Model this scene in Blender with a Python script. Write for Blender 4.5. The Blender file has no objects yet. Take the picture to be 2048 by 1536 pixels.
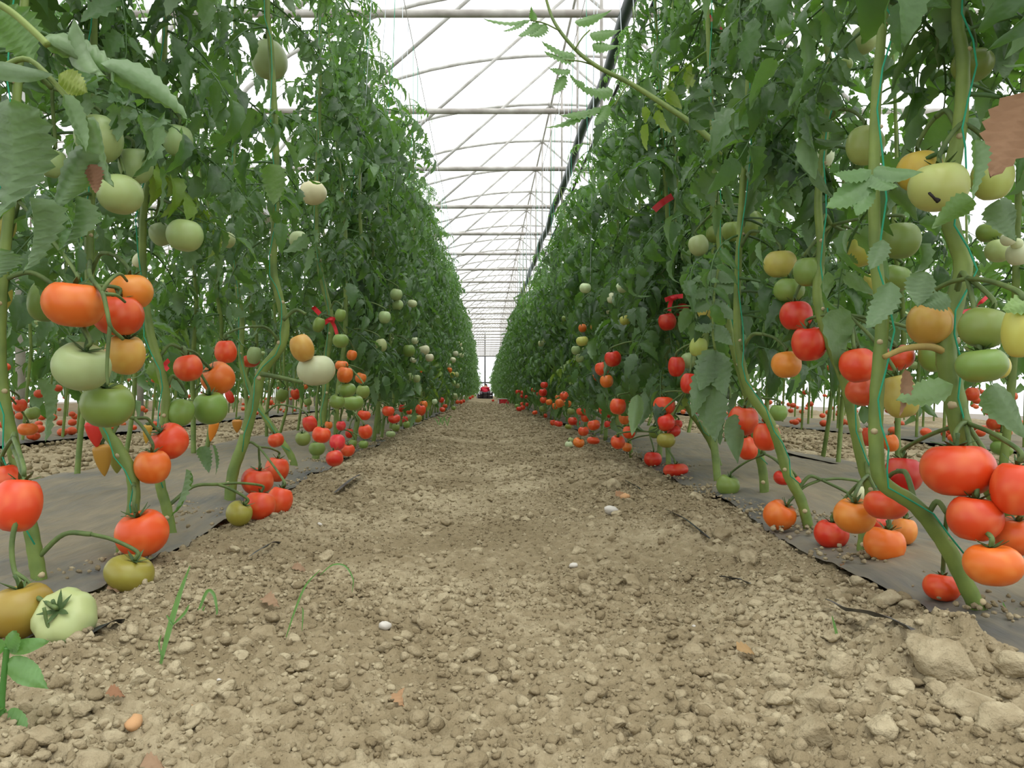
import bpy, bmesh, math, random
import numpy as np
from mathutils import Vector, Matrix, Euler

PI = math.pi
rng = np.random.default_rng(7)
random.seed(7)
scene = bpy.context.scene
COL = scene.collection

# ------------------------------------------------------------------ camera
F, VX, VY, CH = 1480.0, 970.0, 784.0, 0.33      # focal (px), vanishing point, eye height
cam_d = bpy.data.cameras.new('camera')
cam_d.sensor_fit = 'HORIZONTAL'
cam_d.sensor_width = 36.0
cam_d.lens = 36.0 * F / 2048.0
cam_d.shift_x = (1024 - VX) / 2048.0
cam_d.shift_y = (VY - 768) / 2048.0
cam_d.clip_start = 0.02
cam_d.clip_end = 300
cam = bpy.data.objects.new('camera', cam_d)
COL.objects.link(cam)
cam.location = (0, 0, CH)
cam.rotation_euler = (PI / 2, 0, 0)
scene.camera = cam

# ------------------------------------------------------------------ light
world = bpy.data.worlds.new('overcast_sky')
scene.world = world
world.use_nodes = True
bg = world.node_tree.nodes['Background']
bg.inputs[0].default_value = (0.97, 0.985, 1.0, 1)
bg.inputs[1].default_value = 1.0          # even white overcast, as seen through the film
sun_d = bpy.data.lights.new('added_fill_sun_offscreen', 'SUN')  # unseen soft fill from overhead, added to brighten the path
sun_d.energy = 1.25
sun_d.angle = math.radians(50)
sun_d.color = (1.0, 0.98, 0.94)
sun = bpy.data.objects.new('added_fill_sun_offscreen', sun_d)
COL.objects.link(sun)
sun.rotation_euler = (math.radians(14), math.radians(6), 0)

vs = scene.view_settings
vs.view_transform = 'Standard'
vs.look = 'None'
vs.gamma = 1.0
vs.use_curve_mapping = False
vs.exposure = 0.60

cy = scene.cycles
cy.max_bounces = 6
cy.diffuse_bounces = 3
cy.glossy_bounces = 2
cy.transmission_bounces = 4
cy.transparent_max_bounces = 8
cy.use_adaptive_sampling = True
cy.adaptive_threshold = 0.03
cy.use_denoising = True


# ------------------------------------------------------------------ helpers
def at(px, py, d):
    return Vector(((px - VX) * d / F, d, CH - (py - VY) * d / F))


def gd(py):
    """distance at which the ground shows at picture row py"""
    return CH * F / max(py - VY, 1.0)


def proj(p):
    return VX + F * p[0] / p[1], VY - F * (p[2] - CH) / p[1]


def lin(r, g, b):
    f = lambda c: (c / 255 / 12.92) if c / 255 <= 0.04045 else ((c / 255 + 0.055) / 1.055) ** 2.4
    return (f(r), f(g), f(b), 1.0)


def tag(o, label=None, cat=None, group=None, kind=None):
    if label: o['label'] = label
    if cat: o['category'] = cat
    if group: o['group'] = group
    if kind: o['kind'] = kind
    return o


def link(name, me, parent=None, mat=None, loc=(0, 0, 0), smooth=True):
    o = bpy.data.objects.new(name, me)
    COL.objects.link(o)
    if parent: o.parent = parent
    o.location = loc
    if mat and me is not None and not me.materials: me.materials.append(mat)
    return o


def empty(name, loc):
    o = bpy.data.objects.new(name, None)
    COL.objects.link(o)
    o.location = loc
    o.empty_display_size = 0.05
    return o


def mesh(name, verts, faces, smooth=True, mat=None):
    me = bpy.data.meshes.new(name)
    me.from_pydata([tuple(v) for v in verts], [], [tuple(f) for f in faces])
    if smooth:
        me.polygons.foreach_set('use_smooth', [True] * len(me.polygons))
    if mat: me.materials.append(mat)
    me.update()
    return me


def tri_mesh(name, V, T, smooth=True, mat=None, tint=None):
    """fast mesh from numpy arrays: V (n,3), T (m,3)"""
    me = bpy.data.meshes.new(name)
    me.vertices.add(len(V))
    me.vertices.foreach_set('co', np.ascontiguousarray(V, dtype=np.float32).ravel())
    me.loops.add(len(T) * 3)
    me.loops.foreach_set('vertex_index', np.ascontiguousarray(T, dtype=np.int32).ravel())
    me.polygons.add(len(T))
    me.polygons.foreach_set('loop_start', np.arange(0, len(T) * 3, 3, dtype=np.int32))
    if smooth:
        me.polygons.foreach_set('use_smooth', np.ones(len(T), dtype=bool))
    if tint is not None:
        a = me.attributes.new('tint', 'FLOAT', 'POINT')
        a.data.foreach_set('value', np.ascontiguousarray(tint, dtype=np.float32))
    if mat: me.materials.append(mat)
    me.update(calc_edges=True)
    me.validate()
    return me


class MB:
    """collects verts and faces"""
    def __init__(self): self.v, self.f = [], []
    def add(self, v, f):
        n = len(self.v)
        self.v += [tuple(p) for p in v]
        self.f += [tuple(i + n for i in q) for q in f]
    def tube(self, pts, rad, n=8, cap=True):
        pts = [Vector(p) for p in pts]
        if not hasattr(rad, '__len__'): rad = [rad] * len(pts)
        base = len(self.v)
        up = Vector((0, 0, 1))
        t0 = (pts[1] - pts[0]).normalized()
        side = t0.cross(up if abs(t0.z) < 0.9 else Vector((0, 1, 0))).normalized()
        for i, p in enumerate(pts):
            t = (pts[min(i + 1, len(pts) - 1)] - pts[max(i - 1, 0)])
            t = t.normalized() if t.length > 1e-9 else t0
            side = (side - t * side.dot(t))
            side = side.normalized() if side.length > 1e-6 else t.orthogonal().normalized()
            b = t.cross(side)
            for k in range(n):
                a = 2 * PI * k / n
                self.v.append(tuple(p + (side * math.cos(a) + b * math.sin(a)) * rad[i]))
        for i in range(len(pts) - 1):
            for k in range(n):
                a, b2 = base + i * n + k, base + i * n + (k + 1) % n
                self.f.append((a, b2, b2 + n, a + n))
        if cap:
            self.f.append(tuple(base + k for k in range(n))[::-1])
            e = base + (len(pts) - 1) * n
            self.f.append(tuple(e + k for k in range(n)))
    def box(self, c, s, rot=None):
        c = Vector(c)
        vs_ = []
        for x in (-.5, .5):
            for y in (-.5, .5):
                for z in (-.5, .5):
                    p = Vector((x * s[0], y * s[1], z * s[2]))
                    if rot: p = rot @ p
                    vs_.append(c + p)
        self.add(vs_, [(0, 1, 3, 2), (4, 6, 7, 5), (0, 4, 5, 1), (2, 3, 7, 6), (0, 2, 6, 4), (1, 5, 7, 3)])
    def build(self, name, mat, parent=None, loc=(0, 0, 0), smooth=True):
        return link(name, mesh(name, self.v, self.f, smooth, mat), parent, None, loc)


def spline(pts, n=5):
    """Catmull-Rom through points"""
    P = [Vector(p) for p in pts]
    if len(P) < 3: 
        return [P[0].lerp(P[-1], i / n) for i in range(n + 1)]
    P = [P[0] * 2 - P[1]] + P + [P[-1] * 2 - P[-2]]
    out = []
    for i in range(1, len(P) - 2):
        a, b, c, d = P[i - 1:i + 3]
        for k in range(n):
            t = k / n
            out.append(0.5 * ((2 * b) + (c - a) * t + (2 * a - 5 * b + 4 * c - d) * t * t + (3 * b - a - 3 * c + d) * t ** 3))
    out.append(P[-2])
    return out


_lat = rng.random((8, 257, 257))


def vnoise(x, y, s, k=0):
    """smooth value noise -1..1 with feature size s"""
    x = np.asarray(x, float) / s + 37.3 * k + 1000
    y = np.asarray(y, float) / s + 11.7 * k + 1000
    xi, yi = np.floor(x).astype(int), np.floor(y).astype(int)
    fx, fy = x - xi, y - yi
    fx, fy = fx * fx * (3 - 2 * fx), fy * fy * (3 - 2 * fy)
    L = _lat[k % 8]
    a, b = L[xi % 256, yi % 256], L[(xi + 1) % 256, yi % 256]
    c, d = L[xi % 256, (yi + 1) % 256], L[(xi + 1) % 256, (yi + 1) % 256]
    return ((a * (1 - fx) + b * fx) * (1 - fy) + (c * (1 - fx) + d * fx) * fy) * 2 - 1


# ------------------------------------------------------------------ materials
def new_mat(name):
    m = bpy.data.materials.new(name)
    m.use_nodes = True
    nt = m.node_tree
    for n in list(nt.nodes): nt.nodes.remove(n)
    out = nt.nodes.new('ShaderNodeOutputMaterial')
    return m, nt, out


def N(nt, typ, **kw):
    n = nt.nodes.new(typ)
    for k, v in kw.items():
        if k.startswith('i_'):
            key = k[2:]
            n.inputs[int(key) if key.isdigit() else key.replace('_', ' ')].default_value = v
        else:
            setattr(n, k, v)
    return n


def ramp(nt, fac, stops):
    r = nt.nodes.new('ShaderNodeValToRGB')
    e = r.color_ramp.elements
    while len(e) < len(stops): e.new(0.5)
    for i, (p, c) in enumerate(stops):
        e[i].position = p
        e[i].color = c
    nt.links.new(fac, r.inputs[0])
    return r


def mixc(nt, fac, a, b, blend='MIX'):
    m = nt.nodes.new('ShaderNodeMix')
    m.data_type = 'RGBA'
    m.blend_type = blend
    for inp, val in ((m.inputs[0], fac), (m.inputs[6], a), (m.inputs[7], b)):
        if hasattr(val, 'is_linked') or hasattr(val, 'links'): nt.links.new(val, inp)
        else: inp.default_value = val
    return m.outputs[2]


def simple(name, col, rough=0.6, noise=0.0, scale=20, metal=0.0, spec=0.4, bump=0.0, col2=None):
    m, nt, out = new_mat(name)
    p = N(nt, 'ShaderNodeBsdfPrincipled', i_Roughness=rough, i_Metallic=metal)
    p.inputs['Specular IOR Level'].default_value = spec
    tc = N(nt, 'ShaderNodeTexCoord')
    nz = N(nt, 'ShaderNodeTexNoise', i_Scale=scale, i_Detail=4.0)
    nt.links.new(tc.outputs['Object'], nz.inputs['Vector'])
    c2 = col2 or tuple(c * (1 - noise) for c in col[:3]) + (1,)
    r = ramp(nt, nz.outputs[0], [(0.35, c2), (0.65, col)])
    nt.links.new(r.outputs[0], p.inputs['Base Color'])
    if bump:
        b = N(nt, 'ShaderNodeBump', i_Strength=bump, i_Distance=0.01)
        nt.links.new(nz.outputs[0], b.inputs['Height'])
        nt.links.new(b.outputs[0], p.inputs['Normal'])
    nt.links.new(p.outputs[0], out.inputs[0])
    return m


def leaf_material(name, dark, light, under, trans, rough=0.44):
    m, nt, out = new_mat(name)
    oi = N(nt, 'ShaderNodeObjectInfo')
    at_ = N(nt, 'ShaderNodeAttribute', attribute_name='tint')
    tc = N(nt, 'ShaderNodeTexCoord')
    nz = N(nt, 'ShaderNodeTexNoise', i_Scale=22.0, i_Detail=3.0)
    nt.links.new(tc.outputs['Object'], nz.inputs['Vector'])
    add = N(nt, 'ShaderNodeMath', operation='MULTIPLY_ADD')
    nt.links.new(oi.outputs['Random'], add.inputs[0]); add.inputs[1].default_value = 0.45
    nt.links.new(at_.outputs['Fac'], add.inputs[2])
    add2 = N(nt, 'ShaderNodeMath', operation='MULTIPLY_ADD')
    nt.links.new(nz.outputs[0], add2.inputs[0]); add2.inputs[1].default_value = 0.5
    nt.links.new(add.outputs[0], add2.inputs[2])
    r = ramp(nt, add2.outputs[0], [(0.25, dark), (1.1 / 1.2, light)])
    col = mixc(nt, 1.0, r.outputs[0], oi.outputs['Color'], 'MULTIPLY')
    geo = N(nt, 'ShaderNodeNewGeometry')
    un = mixc(nt, 1.0, under, oi.outputs['Color'], 'MULTIPLY')
    colb = mixc(nt, geo.outputs['Backfacing'], col, un)
    p = N(nt, 'ShaderNodeBsdfPrincipled', i_Roughness=rough)
    p.inputs['Specular IOR Level'].default_value = 0.6
    nt.links.new(colb, p.inputs['Base Color'])
    w = N(nt, 'ShaderNodeTexNoise', i_Scale=60.0, i_Detail=2.0)
    nt.links.new(tc.outputs['Object'], w.inputs['Vector'])
    b = N(nt, 'ShaderNodeBump', i_Strength=0.5, i_Distance=0.004)
    nt.links.new(w.outputs[0], b.inputs['Height'])
    nt.links.new(b.outputs[0], p.inputs['Normal'])
    t = N(nt, 'ShaderNodeBsdfTranslucent')
    tcol = mixc(nt, 1.0, trans, oi.outputs['Color'], 'MULTIPLY')
    nt.links.new(tcol, t.inputs[0])
    mx = N(nt, 'ShaderNodeMixShader', i_0=0.34)
    nt.links.new(p.outputs[0], mx.inputs[1])
    nt.links.new(t.outputs[0], mx.inputs[2])
    nt.links.new(mx.outputs[0], out.inputs[0])
    return m


M_LEAF = leaf_material('tomato_leaf', lin(42, 68, 41), lin(86, 119, 68), lin(110, 136, 95), lin(104, 156, 44))
M_DRY = leaf_material('dry_leaf', lin(112, 86, 64), lin(172, 142, 110), lin(156, 124, 94), lin(120, 84, 52), 0.8)
M_WEED = leaf_material('weed_leaf', lin(70, 120, 60), lin(110, 165, 80), lin(120, 160, 100), lin(120, 190, 50))
M_STEM = simple('green_stem', lin(126, 146, 70), 0.5, scale=14, bump=0.25, col2=lin(94, 116, 54))
M_STALK = simple('fruit_stalk_green', lin(104, 124, 66), 0.6, scale=30, col2=lin(74, 94, 50))
M_CALYX = simple('calyx_green', lin(84, 108, 56), 0.6, scale=60, col2=lin(52, 76, 38))
M_SCAR = simple('dry_scar', lin(196, 180, 140), 0.8, 0.25, 60)
M_TWINE_G = simple('green_twine', lin(40, 160, 120), 0.6, 0.2, 60)
M_TWINE_W = simple('white_twine', lin(215, 225, 228), 0.6, 0.1, 60)
M_TAPE = simple('red_tape', lin(222, 44, 52), 0.35, 0.2, 30)
M_STEEL = simple('galvanised_steel', lin(206, 206, 200), 0.5, scale=6, metal=0.1, col2=lin(176, 174, 166))
M_RUST = simple('weathered_pipe', lin(200, 198, 190), 0.55, scale=5, metal=0.1, col2=lin(160, 154, 146))
M_PIPE = simple('dark_green_pipe', lin(58, 76, 70), 0.4, 0.3, 8)
M_BLACKFILM = simple('black_film', lin(46, 48, 52), 0.35, 0.4, 40, bump=0.5)
M_STRIP = simple('grey_film_strip', lin(92, 94, 92), 0.45, scale=30, col2=lin(58, 60, 62))
M_STONE = simple('pale_stone', lin(214, 209, 197), 0.8, 0.15, 40, bump=0.3)
M_STONE2 = simple('tan_stone', lin(206, 160, 112), 0.8, 0.2, 40, bump=0.3)
M_CRATE = simple('dark_crate_plastic', lin(44, 36, 38), 0.5, 0.3, 10)
M_CRATE_R = simple('red_crate_plastic', lin(214, 48, 58), 0.45, 0.15, 10)
M_CRATE_W = simple('white_crate_plastic', lin(228, 226, 224), 0.5, 0.1, 10)
M_SKIN = simple('skin', lin(178, 128, 100), 0.6, 0.1, 20)
M_SHIRT = simple('red_shirt_cloth', lin(226, 52, 78), 0.85, 0.15, 12)
M_TROUSER = simple('grey_trouser_cloth', lin(140, 134, 142), 0.9, 0.2, 12)
M_HAIR = simple('dark_hair', lin(34, 26, 24), 0.6, 0.3, 40)
M_SHOE = simple('dark_shoe', lin(40, 38, 40), 0.6, 0.2, 20)


def film_material():
    m, nt, out = new_mat('white_greenhouse_film')
    a = N(nt, 'ShaderNodeBsdfTransparent')
    b = N(nt, 'ShaderNodeBsdfTranslucent')
    b.inputs[0].default_value = (0.96, 0.97, 0.97, 1)
    tc = N(nt, 'ShaderNodeTexCoord')
    nz = N(nt, 'ShaderNodeTexNoise', i_Scale=0.8, i_Detail=3.0)
    nt.links.new(tc.outputs['Object'], nz.inputs['Vector'])
    r = N(nt, 'ShaderNodeMapRange', i_3=0.28, i_4=0.42)
    nt.links.new(nz.outputs[0], r.inputs[0])
    mx = N(nt, 'ShaderNodeMixShader')
    nt.links.new(r.outputs[0], mx.inputs[0])
    nt.links.new(a.outputs[0], mx.inputs[1])
    nt.links.new(b.outputs[0], mx.inputs[2])
    nt.links.new(mx.outputs[0], out.inputs[0])
    return m


M_FILM = film_material()


def soil_material():
    m, nt, out = new_mat('dry_soil')
    tc = N(nt, 'ShaderNodeTexCoord')
    at_ = N(nt, 'ShaderNodeAttribute', attribute_name='tint')
    oi = N(nt, 'ShaderNodeObjectInfo')
    n1 = N(nt, 'ShaderNodeTexNoise', i_Scale=3.0, i_Detail=5.0)
    n2 = N(nt, 'ShaderNodeTexNoise', i_Scale=45.0, i_Detail=6.0)
    n3 = N(nt, 'ShaderNodeTexNoise', i_Scale=260.0, i_Detail=4.0)
    gp = N(nt, 'ShaderNodeNewGeometry')
    for n in (n1, n2, n3): nt.links.new(gp.outputs['Position'], n.inputs['Vector'])
    s = N(nt, 'ShaderNodeMath', operation='ADD')
    nt.links.new(n1.outputs[0], s.inputs[0]); nt.links.new(n2.outputs[0], s.inputs[1])
    s2 = N(nt, 'ShaderNodeMath', operation='ADD')
    nt.links.new(s.outputs[0], s2.inputs[0]); nt.links.new(at_.outputs['Fac'], s2.inputs[1])
    s3 = N(nt, 'ShaderNodeMath', operation='MULTIPLY', i_1=0.5)
    nt.links.new(s2.outputs[0], s3.inputs[0])
    r = ramp(nt, s3.outputs[0], [(0.42, lin(98, 86, 65)), (0.62, lin(128, 115, 88)), (0.78, lin(142, 129, 101)), (0.98, lin(176, 164, 134))])
    p = N(nt, 'ShaderNodeBsdfPrincipled', i_Roughness=0.95)
    p.inputs['Specular IOR Level'].default_value = 0.1
    nt.links.new(r.outputs[0], p.inputs['Base Color'])
    b2 = N(nt, 'ShaderNodeBump', i_Strength=0.9, i_Distance=0.010)
    nt.links.new(n2.outputs[0], b2.inputs['Height'])
    b = N(nt, 'ShaderNodeBump', i_Strength=0.9, i_Distance=0.0025)
    nt.links.new(n3.outputs[0], b.inputs['Height'])
    nt.links.new(b2.outputs[0], b.inputs['Normal'])
    nt.links.new(b.outputs[0], p.inputs['Normal'])
    nt.links.new(p.outputs[0], out.inputs[0])
    return m


M_SOIL = soil_material()


def mulch_material():
    m, nt, out = new_mat('dusty_mulch_film')
    tc = N(nt, 'ShaderNodeTexCoord')
    n1 = N(nt, 'ShaderNodeTexNoise', i_Scale=2.2, i_Detail=6.0, i_Roughness=0.6)
    n2 = N(nt, 'ShaderNodeTexNoise', i_Scale=60.0, i_Detail=4.0)
    mp = N(nt, 'ShaderNodeMapping')
    mp.inputs['Scale'].default_value = (9, 1.2, 3)
    n4 = N(nt, 'ShaderNodeTexNoise', i_Scale=6.0, i_Detail=4.0)
    nt.links.new(tc.outputs['Object'], mp.inputs[0])
    nt.links.new(mp.outputs[0], n4.inputs['Vector'])
    nt.links.new(tc.outputs['Object'], n1.inputs['Vector'])
    nt.links.new(tc.outputs['Object'], n2.inputs['Vector'])
    at_ = N(nt, 'ShaderNodeAttribute', attribute_name='tint')     # bare shiny film at the tucked edge
    s = N(nt, 'ShaderNodeMath', operation='MULTIPLY_ADD', i_1=0.6)
    nt.links.new(n4.outputs[0], s.inputs[0]); nt.links.new(n1.outputs[0], s.inputs[2])
    s2 = N(nt, 'ShaderNodeMath', operation='SUBTRACT')
    nt.links.new(s.outputs[0], s2.inputs[0]); nt.links.new(at_.outputs['Fac'], s2.inputs[1])
    r = ramp(nt, s2.outputs[0], [(0.3, lin(84, 87, 88)), (0.62, lin(118, 113, 99)), (0.95, lin(142, 131, 107))])
    p = N(nt, 'ShaderNodeBsdfPrincipled')
    p.inputs['Specular IOR Level'].default_value = 0.35
    rr = N(nt, 'ShaderNodeMapRange', i_1=0.3, i_2=0.8, i_3=0.42, i_4=0.8)
    nt.links.new(s2.outputs[0], rr.inputs[0])
    nt.links.new(rr.outputs[0], p.inputs['Roughness'])
    nt.links.new(r.outputs[0], p.inputs['Base Color'])
    b = N(nt, 'ShaderNodeBump', i_Strength=0.4, i_Distance=0.01)
    nt.links.new(n4.outputs[0], b.inputs['Height'])
    nt.links.new(b.outputs[0], p.inputs['Normal'])
    nt.links.new(p.outputs[0], out.inputs[0])
    return m


M_MULCH = mulch_material()


def tomato_material():
    m, nt, out = new_mat('tomato_skin')
    oi = N(nt, 'ShaderNodeObjectInfo')
    tc = N(nt, 'ShaderNodeTexCoord')
    nz = N(nt, 'ShaderNodeTexNoise', i_Scale=1.3, i_Detail=1.0)
    nt.links.new(tc.outputs['Object'], nz.inputs['Vector'])
    hsv = N(nt, 'ShaderNodeHueSaturation', i_Hue=0.525, i_Saturation=0.92, i_Value=1.25)
    nt.links.new(oi.outputs['Color'], hsv.inputs['Color'])
    r = N(nt, 'ShaderNodeMapRange', i_1=0.45, i_2=0.75, i_3=0.0, i_4=0.45)
    nt.links.new(nz.outputs[0], r.inputs[0])
    c1 = mixc(nt, r.outputs[0], oi.outputs['Color'], hsv.outputs[0])
    p = N(nt, 'ShaderNodeBsdfPrincipled', i_Roughness=0.36)
    p.inputs['Specular IOR Level'].default_value = 0.45
    p.inputs['Subsurface Weight'].default_value = 0.0
    nt.links.new(c1, p.inputs['Base Color'])
    nt.links.new(p.outputs[0], out.inputs[0])
    return m


M_TOM = tomato_material()

# ------------------------------------------------------------------ the greenhouse shell
XL, XG, XR, Y0, Y1 = -13.27, -3.61, 6.05, -1.5, 60.6
HG, RISE, HALF = 3.30, 2.38, 4.83           # gutter height, rise of the arch, half span


def arch_pts(xc, n=24, y=0.0, dz=0.0):
    return [Vector((xc - HALF * math.cos(PI * i / n), y, HG + dz + RISE * math.sin(PI * i / n))) for i in range(n + 1)]


def structure(o):
    o['kind'] = 'structure'
    return o


mb = MB()
for xc in (XG - HALF, XG + HALF):
    p = arch_pts(xc, 28, 0, 0.05)
    v = [(a.x, y, a.z) for y in np.linspace(Y0, Y1, 9) for a in p]
    n = len(p)
    mb.add(v, [(j * n + i, j * n + i + 1, (j + 1) * n + i + 1, (j + 1) * n + i) for j in range(8) for i in range(n - 1)])
structure(mb.build('ceiling', M_FILM))
for nm, x in (('wall_left', XL), ('wall_right', XR)):
    mb = MB()
    ys = np.linspace(Y0, Y1, 9); zs = np.linspace(-0.05, HG + 0.05, 4)
    mb.add([(x, y, z) for y in ys for z in zs], [(j * 4 + i, j * 4 + i + 1, j * 4 + i + 5, j * 4 + i + 4) for j in range(8) for i in range(3)])
    structure(mb.build(nm, M_FILM))
mb = MB()
for xc in (XG - HALF, XG + HALF):
    p = arch_pts(xc, 28, Y1, 0.05)
    v = [(a.x, Y1, a.z) for a in p] + [(a.x, Y1, -0.05) for a in p]
    n = len(p)
    mb.add(v, [(i, i + 1, n + i + 1, n + i) for i in range(n - 1)])
structure(mb.build('wall_back', M_FILM))
n_tr = 0
for x0, x1, za, zb in ((0.0, 0.0, 0, 5.2), (XG, XR, HG - .02, HG - .02), (2.6, 2.6, 0, 5.2), (XG, XR, 1.1, 1.1)):
    mb = MB()
    mb.tube([(x0, Y1 - 0.07, za), (x1, Y1 - 0.07, zb)], 0.06, 8)
    n_tr += 1
    structure(mb.build('trim_%d' % n_tr, M_STRIP))


# roof trusses
def make_truss(xc, y, label, group, post_right):
    t = tag(empty('roof_truss', (xc, y, 0)), label, 'truss', group)
    return t


truss_meshes = {}
def tm(key, fn):
    if key not in truss_meshes: truss_meshes[key] = fn()
    return truss_meshes[key]


def mk(pts, r, mat, n=8):
    m_ = MB(); m_.tube(pts, r, n, True)
    return mesh('pipe', m_.v, m_.f, True, mat)


def truss(xc, y, label, group):
    t = tag(empty('roof_truss', (xc, y, 0)), label, 'truss', group)
    link('arch_pipe', tm('a', lambda: mk(arch_pts(0, 28), 0.028, M_STEEL)), t)
    link('tie_bar', tm('t', lambda: mk([(-HALF, 0, HG - .03), (0, 0, HG - .03), (HALF, 0, HG - .03)], 0.031, M_RUST)), t)
    link('king_post', tm('k', lambda: mk([(0, 0, HG), (0, 0, HG + RISE)], 0.017, M_RUST)), t)
    for s in (-1, 1):
        link('brace', tm(('b', s), lambda: mk([(0, 0, HG + RISE - .02), (s * 2.72, 0, HG - .02)], 0.021, M_STEEL)), t)
    link('clamp', tm('c', lambda: mk([(-.045, 0, HG + RISE), (.045, 0, HG + RISE)], 0.035, M_STEEL)), t)
    return t


for i in range(-1, 28):
    truss(XG + HALF, 5.75 + 2 * i, 'grey steel roof truss with arch, straight tie bar and slanting braces over the path',
          'roof trusses over the path')
for i in range(0, 14):
    truss(XG - HALF, 5.75 + 2 * i, 'grey steel roof truss of the neighbouring bay beyond the gutter posts',
          'roof trusses of the neighbouring bay')
for i in range(0, 14):
    mb = MB(); mb.tube([(0, 0, -.05), (0, 0, HG - .165)], 0.035, 8)
    o = mb.build('gutter_post', M_STEEL, None, (XG, 5.75 + 2 * i, 0))
    tag(o, 'round steel post carrying the gutter between the two bays', 'post', 'gutter posts')
mb = MB(); mb.box((XG, (Y0 + Y1) / 2, HG - .14), (.3, Y1 - Y0, .05)); mb.box((XG - .15, (Y0 + Y1) / 2, HG - .08), (.02, Y1 - Y0, .14)); mb.box((XG + .15, (Y0 + Y1) / 2, HG - .08), (.02, Y1 - Y0, .14))
tag(mb.build('gutter', M_STEEL, smooth=False), 'long steel rain gutter between the two roof bays', 'gutter')
mb = MB(); mb.tube([(XG + HALF, y, HG + RISE - .045) for y in np.linspace(Y0, Y1, 20)], 0.02, 8)
tag(mb.build('ridge_pipe', M_STEEL), 'grey ridge pipe running the length of the roof above the path', 'pipe')
mb = MB(); mb.tube([(1.07 + .015 * math.sin(y * 2.1), y, HG - .115 - .03 * abs(math.sin((y - 5.75) * PI / 2))) for y in np.linspace(Y0 + .2, Y1 - .3, 240)], 0.05, 10)
tag(mb.build('duct_pipe', M_PIPE), 'dark green plastic pipe slung under the tie bars along the roof', 'pipe')
mb = MB(); mb.tube([(1.24, y, HG - .10 - .02 * abs(math.sin((y - 5.75) * PI / 2))) for y in np.linspace(Y0 + .2, Y1 - .3, 200)], 0.018, 8)
tag(mb.build('thin_hose', M_BLACKFILM), 'thin black hose running beside the dark green roof pipe', 'hose')
for x, lab in ((-.6, 'thin steel wire under the tie bars above the tall row opposite the red crate'),
               (.74, 'thin steel wire under the tie bars above the row beside the red crate'),
               (-1.47, 'thin steel wire above the second row opposite the red crate'),
               (1.5, 'thin steel wire above the second row behind the red crate')):
    mb = MB(); mb.tube([(x, y, HG - .07) for y in np.linspace(Y0 + .2, Y1 - .3, 30)], 0.003, 5)
    tag(mb.build('support_wire', M_STEEL), lab, 'wire')

# ------------------------------------------------------------------ ground
def edge_l(y): return -0.60 + 0.035 * vnoise(y, 0, 0.35, 3) + 0.02 * vnoise(y, 0, 0.11, 4) - 0.03 * np.clip(y - 1.2, 0, 3)
def edge_r(y): return 0.66 + 0.03 * vnoise(y, 5, 0.4, 3) + 0.012 * vnoise(y, 5, 0.12, 4) + 0.04 * np.clip(y - 1.6, 0, 3.5)


_cr = rng.random((4, 128, 128, 4))


def cells(x, y, s, k):
    """rounded lumps of size s: 0 in the joints, 1 on the crowns"""
    x = np.asarray(x, float) / s + 500; y = np.asarray(y, float) / s + 500
    xi, yi = np.floor(x).astype(int), np.floor(y).astype(int)
    best = np.zeros(np.shape(x))
    for dx in (-1, 0, 1):
        for dy in (-1, 0, 1):
            c = _cr[k][(xi + dx) % 128, (yi + dy) % 128]
            ex, ey = x - (xi + dx + c[..., 0]), y - (yi + dy + c[..., 1])
            rr = .35 + .5 * c[..., 2]
            best = np.maximum(best, (.35 + .65 * c[..., 3]) * np.sqrt(np.clip(1 - (ex * ex + ey * ey) / (rr * rr), 0, 1)))
    return best


def soil_h(x, y):
    x = np.asarray(x, float); y = np.asarray(y, float)
    rough = 0.65 + 0.35 * np.clip((np.abs(x) - 0.12) / 0.35, 0, 1)
    h = 0.010 * vnoise(x, y, 0.3, 0) + rough * (0.007 * vnoise(x, y, 0.09, 1) + 0.0045 * vnoise(x, y, 0.035, 2) + 0.0025 * vnoise(x, y, 0.014, 5))
    h = h + 0.018 * np.exp(-((np.abs(x) - 0.5) / 0.12) ** 2)
    h = h - 0.012 * np.exp(-(x / 0.22) ** 2)
    h = h + 0.06 * np.exp(-(((x - 0.55) / 0.075) ** 2 + ((y - 0.86) / 0.07) ** 2)) * (1 + .35 * vnoise(x, y, 0.02, 6))
    h = h + 0.02 * np.exp(-(((x - 0.40) / 0.06) ** 2 + ((y - 0.72) / 0.06) ** 2))
    near = np.clip(1.6 - y / 6, .0, 1)
    h = h + rough * near * (.010 * cells(x, y, .034, 0) + .008 * cells(x + .3 * vnoise(x, y, .05, 1) * .03, y, .016, 1)) + near * .005 * cells(x, y, .009, 2)
    return h - 0.012


mb = MB()
xs = np.array([XL - 2, -8, -4, -2.5, -1.0, 1.0, 2.5, 4, XR + 2]); ys = np.array([-2, 0, 4, 10, 20, 40, 63])
mb.add([(x, y, -0.03) for y in ys for x in xs], [(j * 9 + i, j * 9 + i + 1, j * 9 + i + 10, j * 9 + i + 9) for j in range(6) for i in range(8)])
floor = structure(mb.build('floor', M_SOIL))

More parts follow.
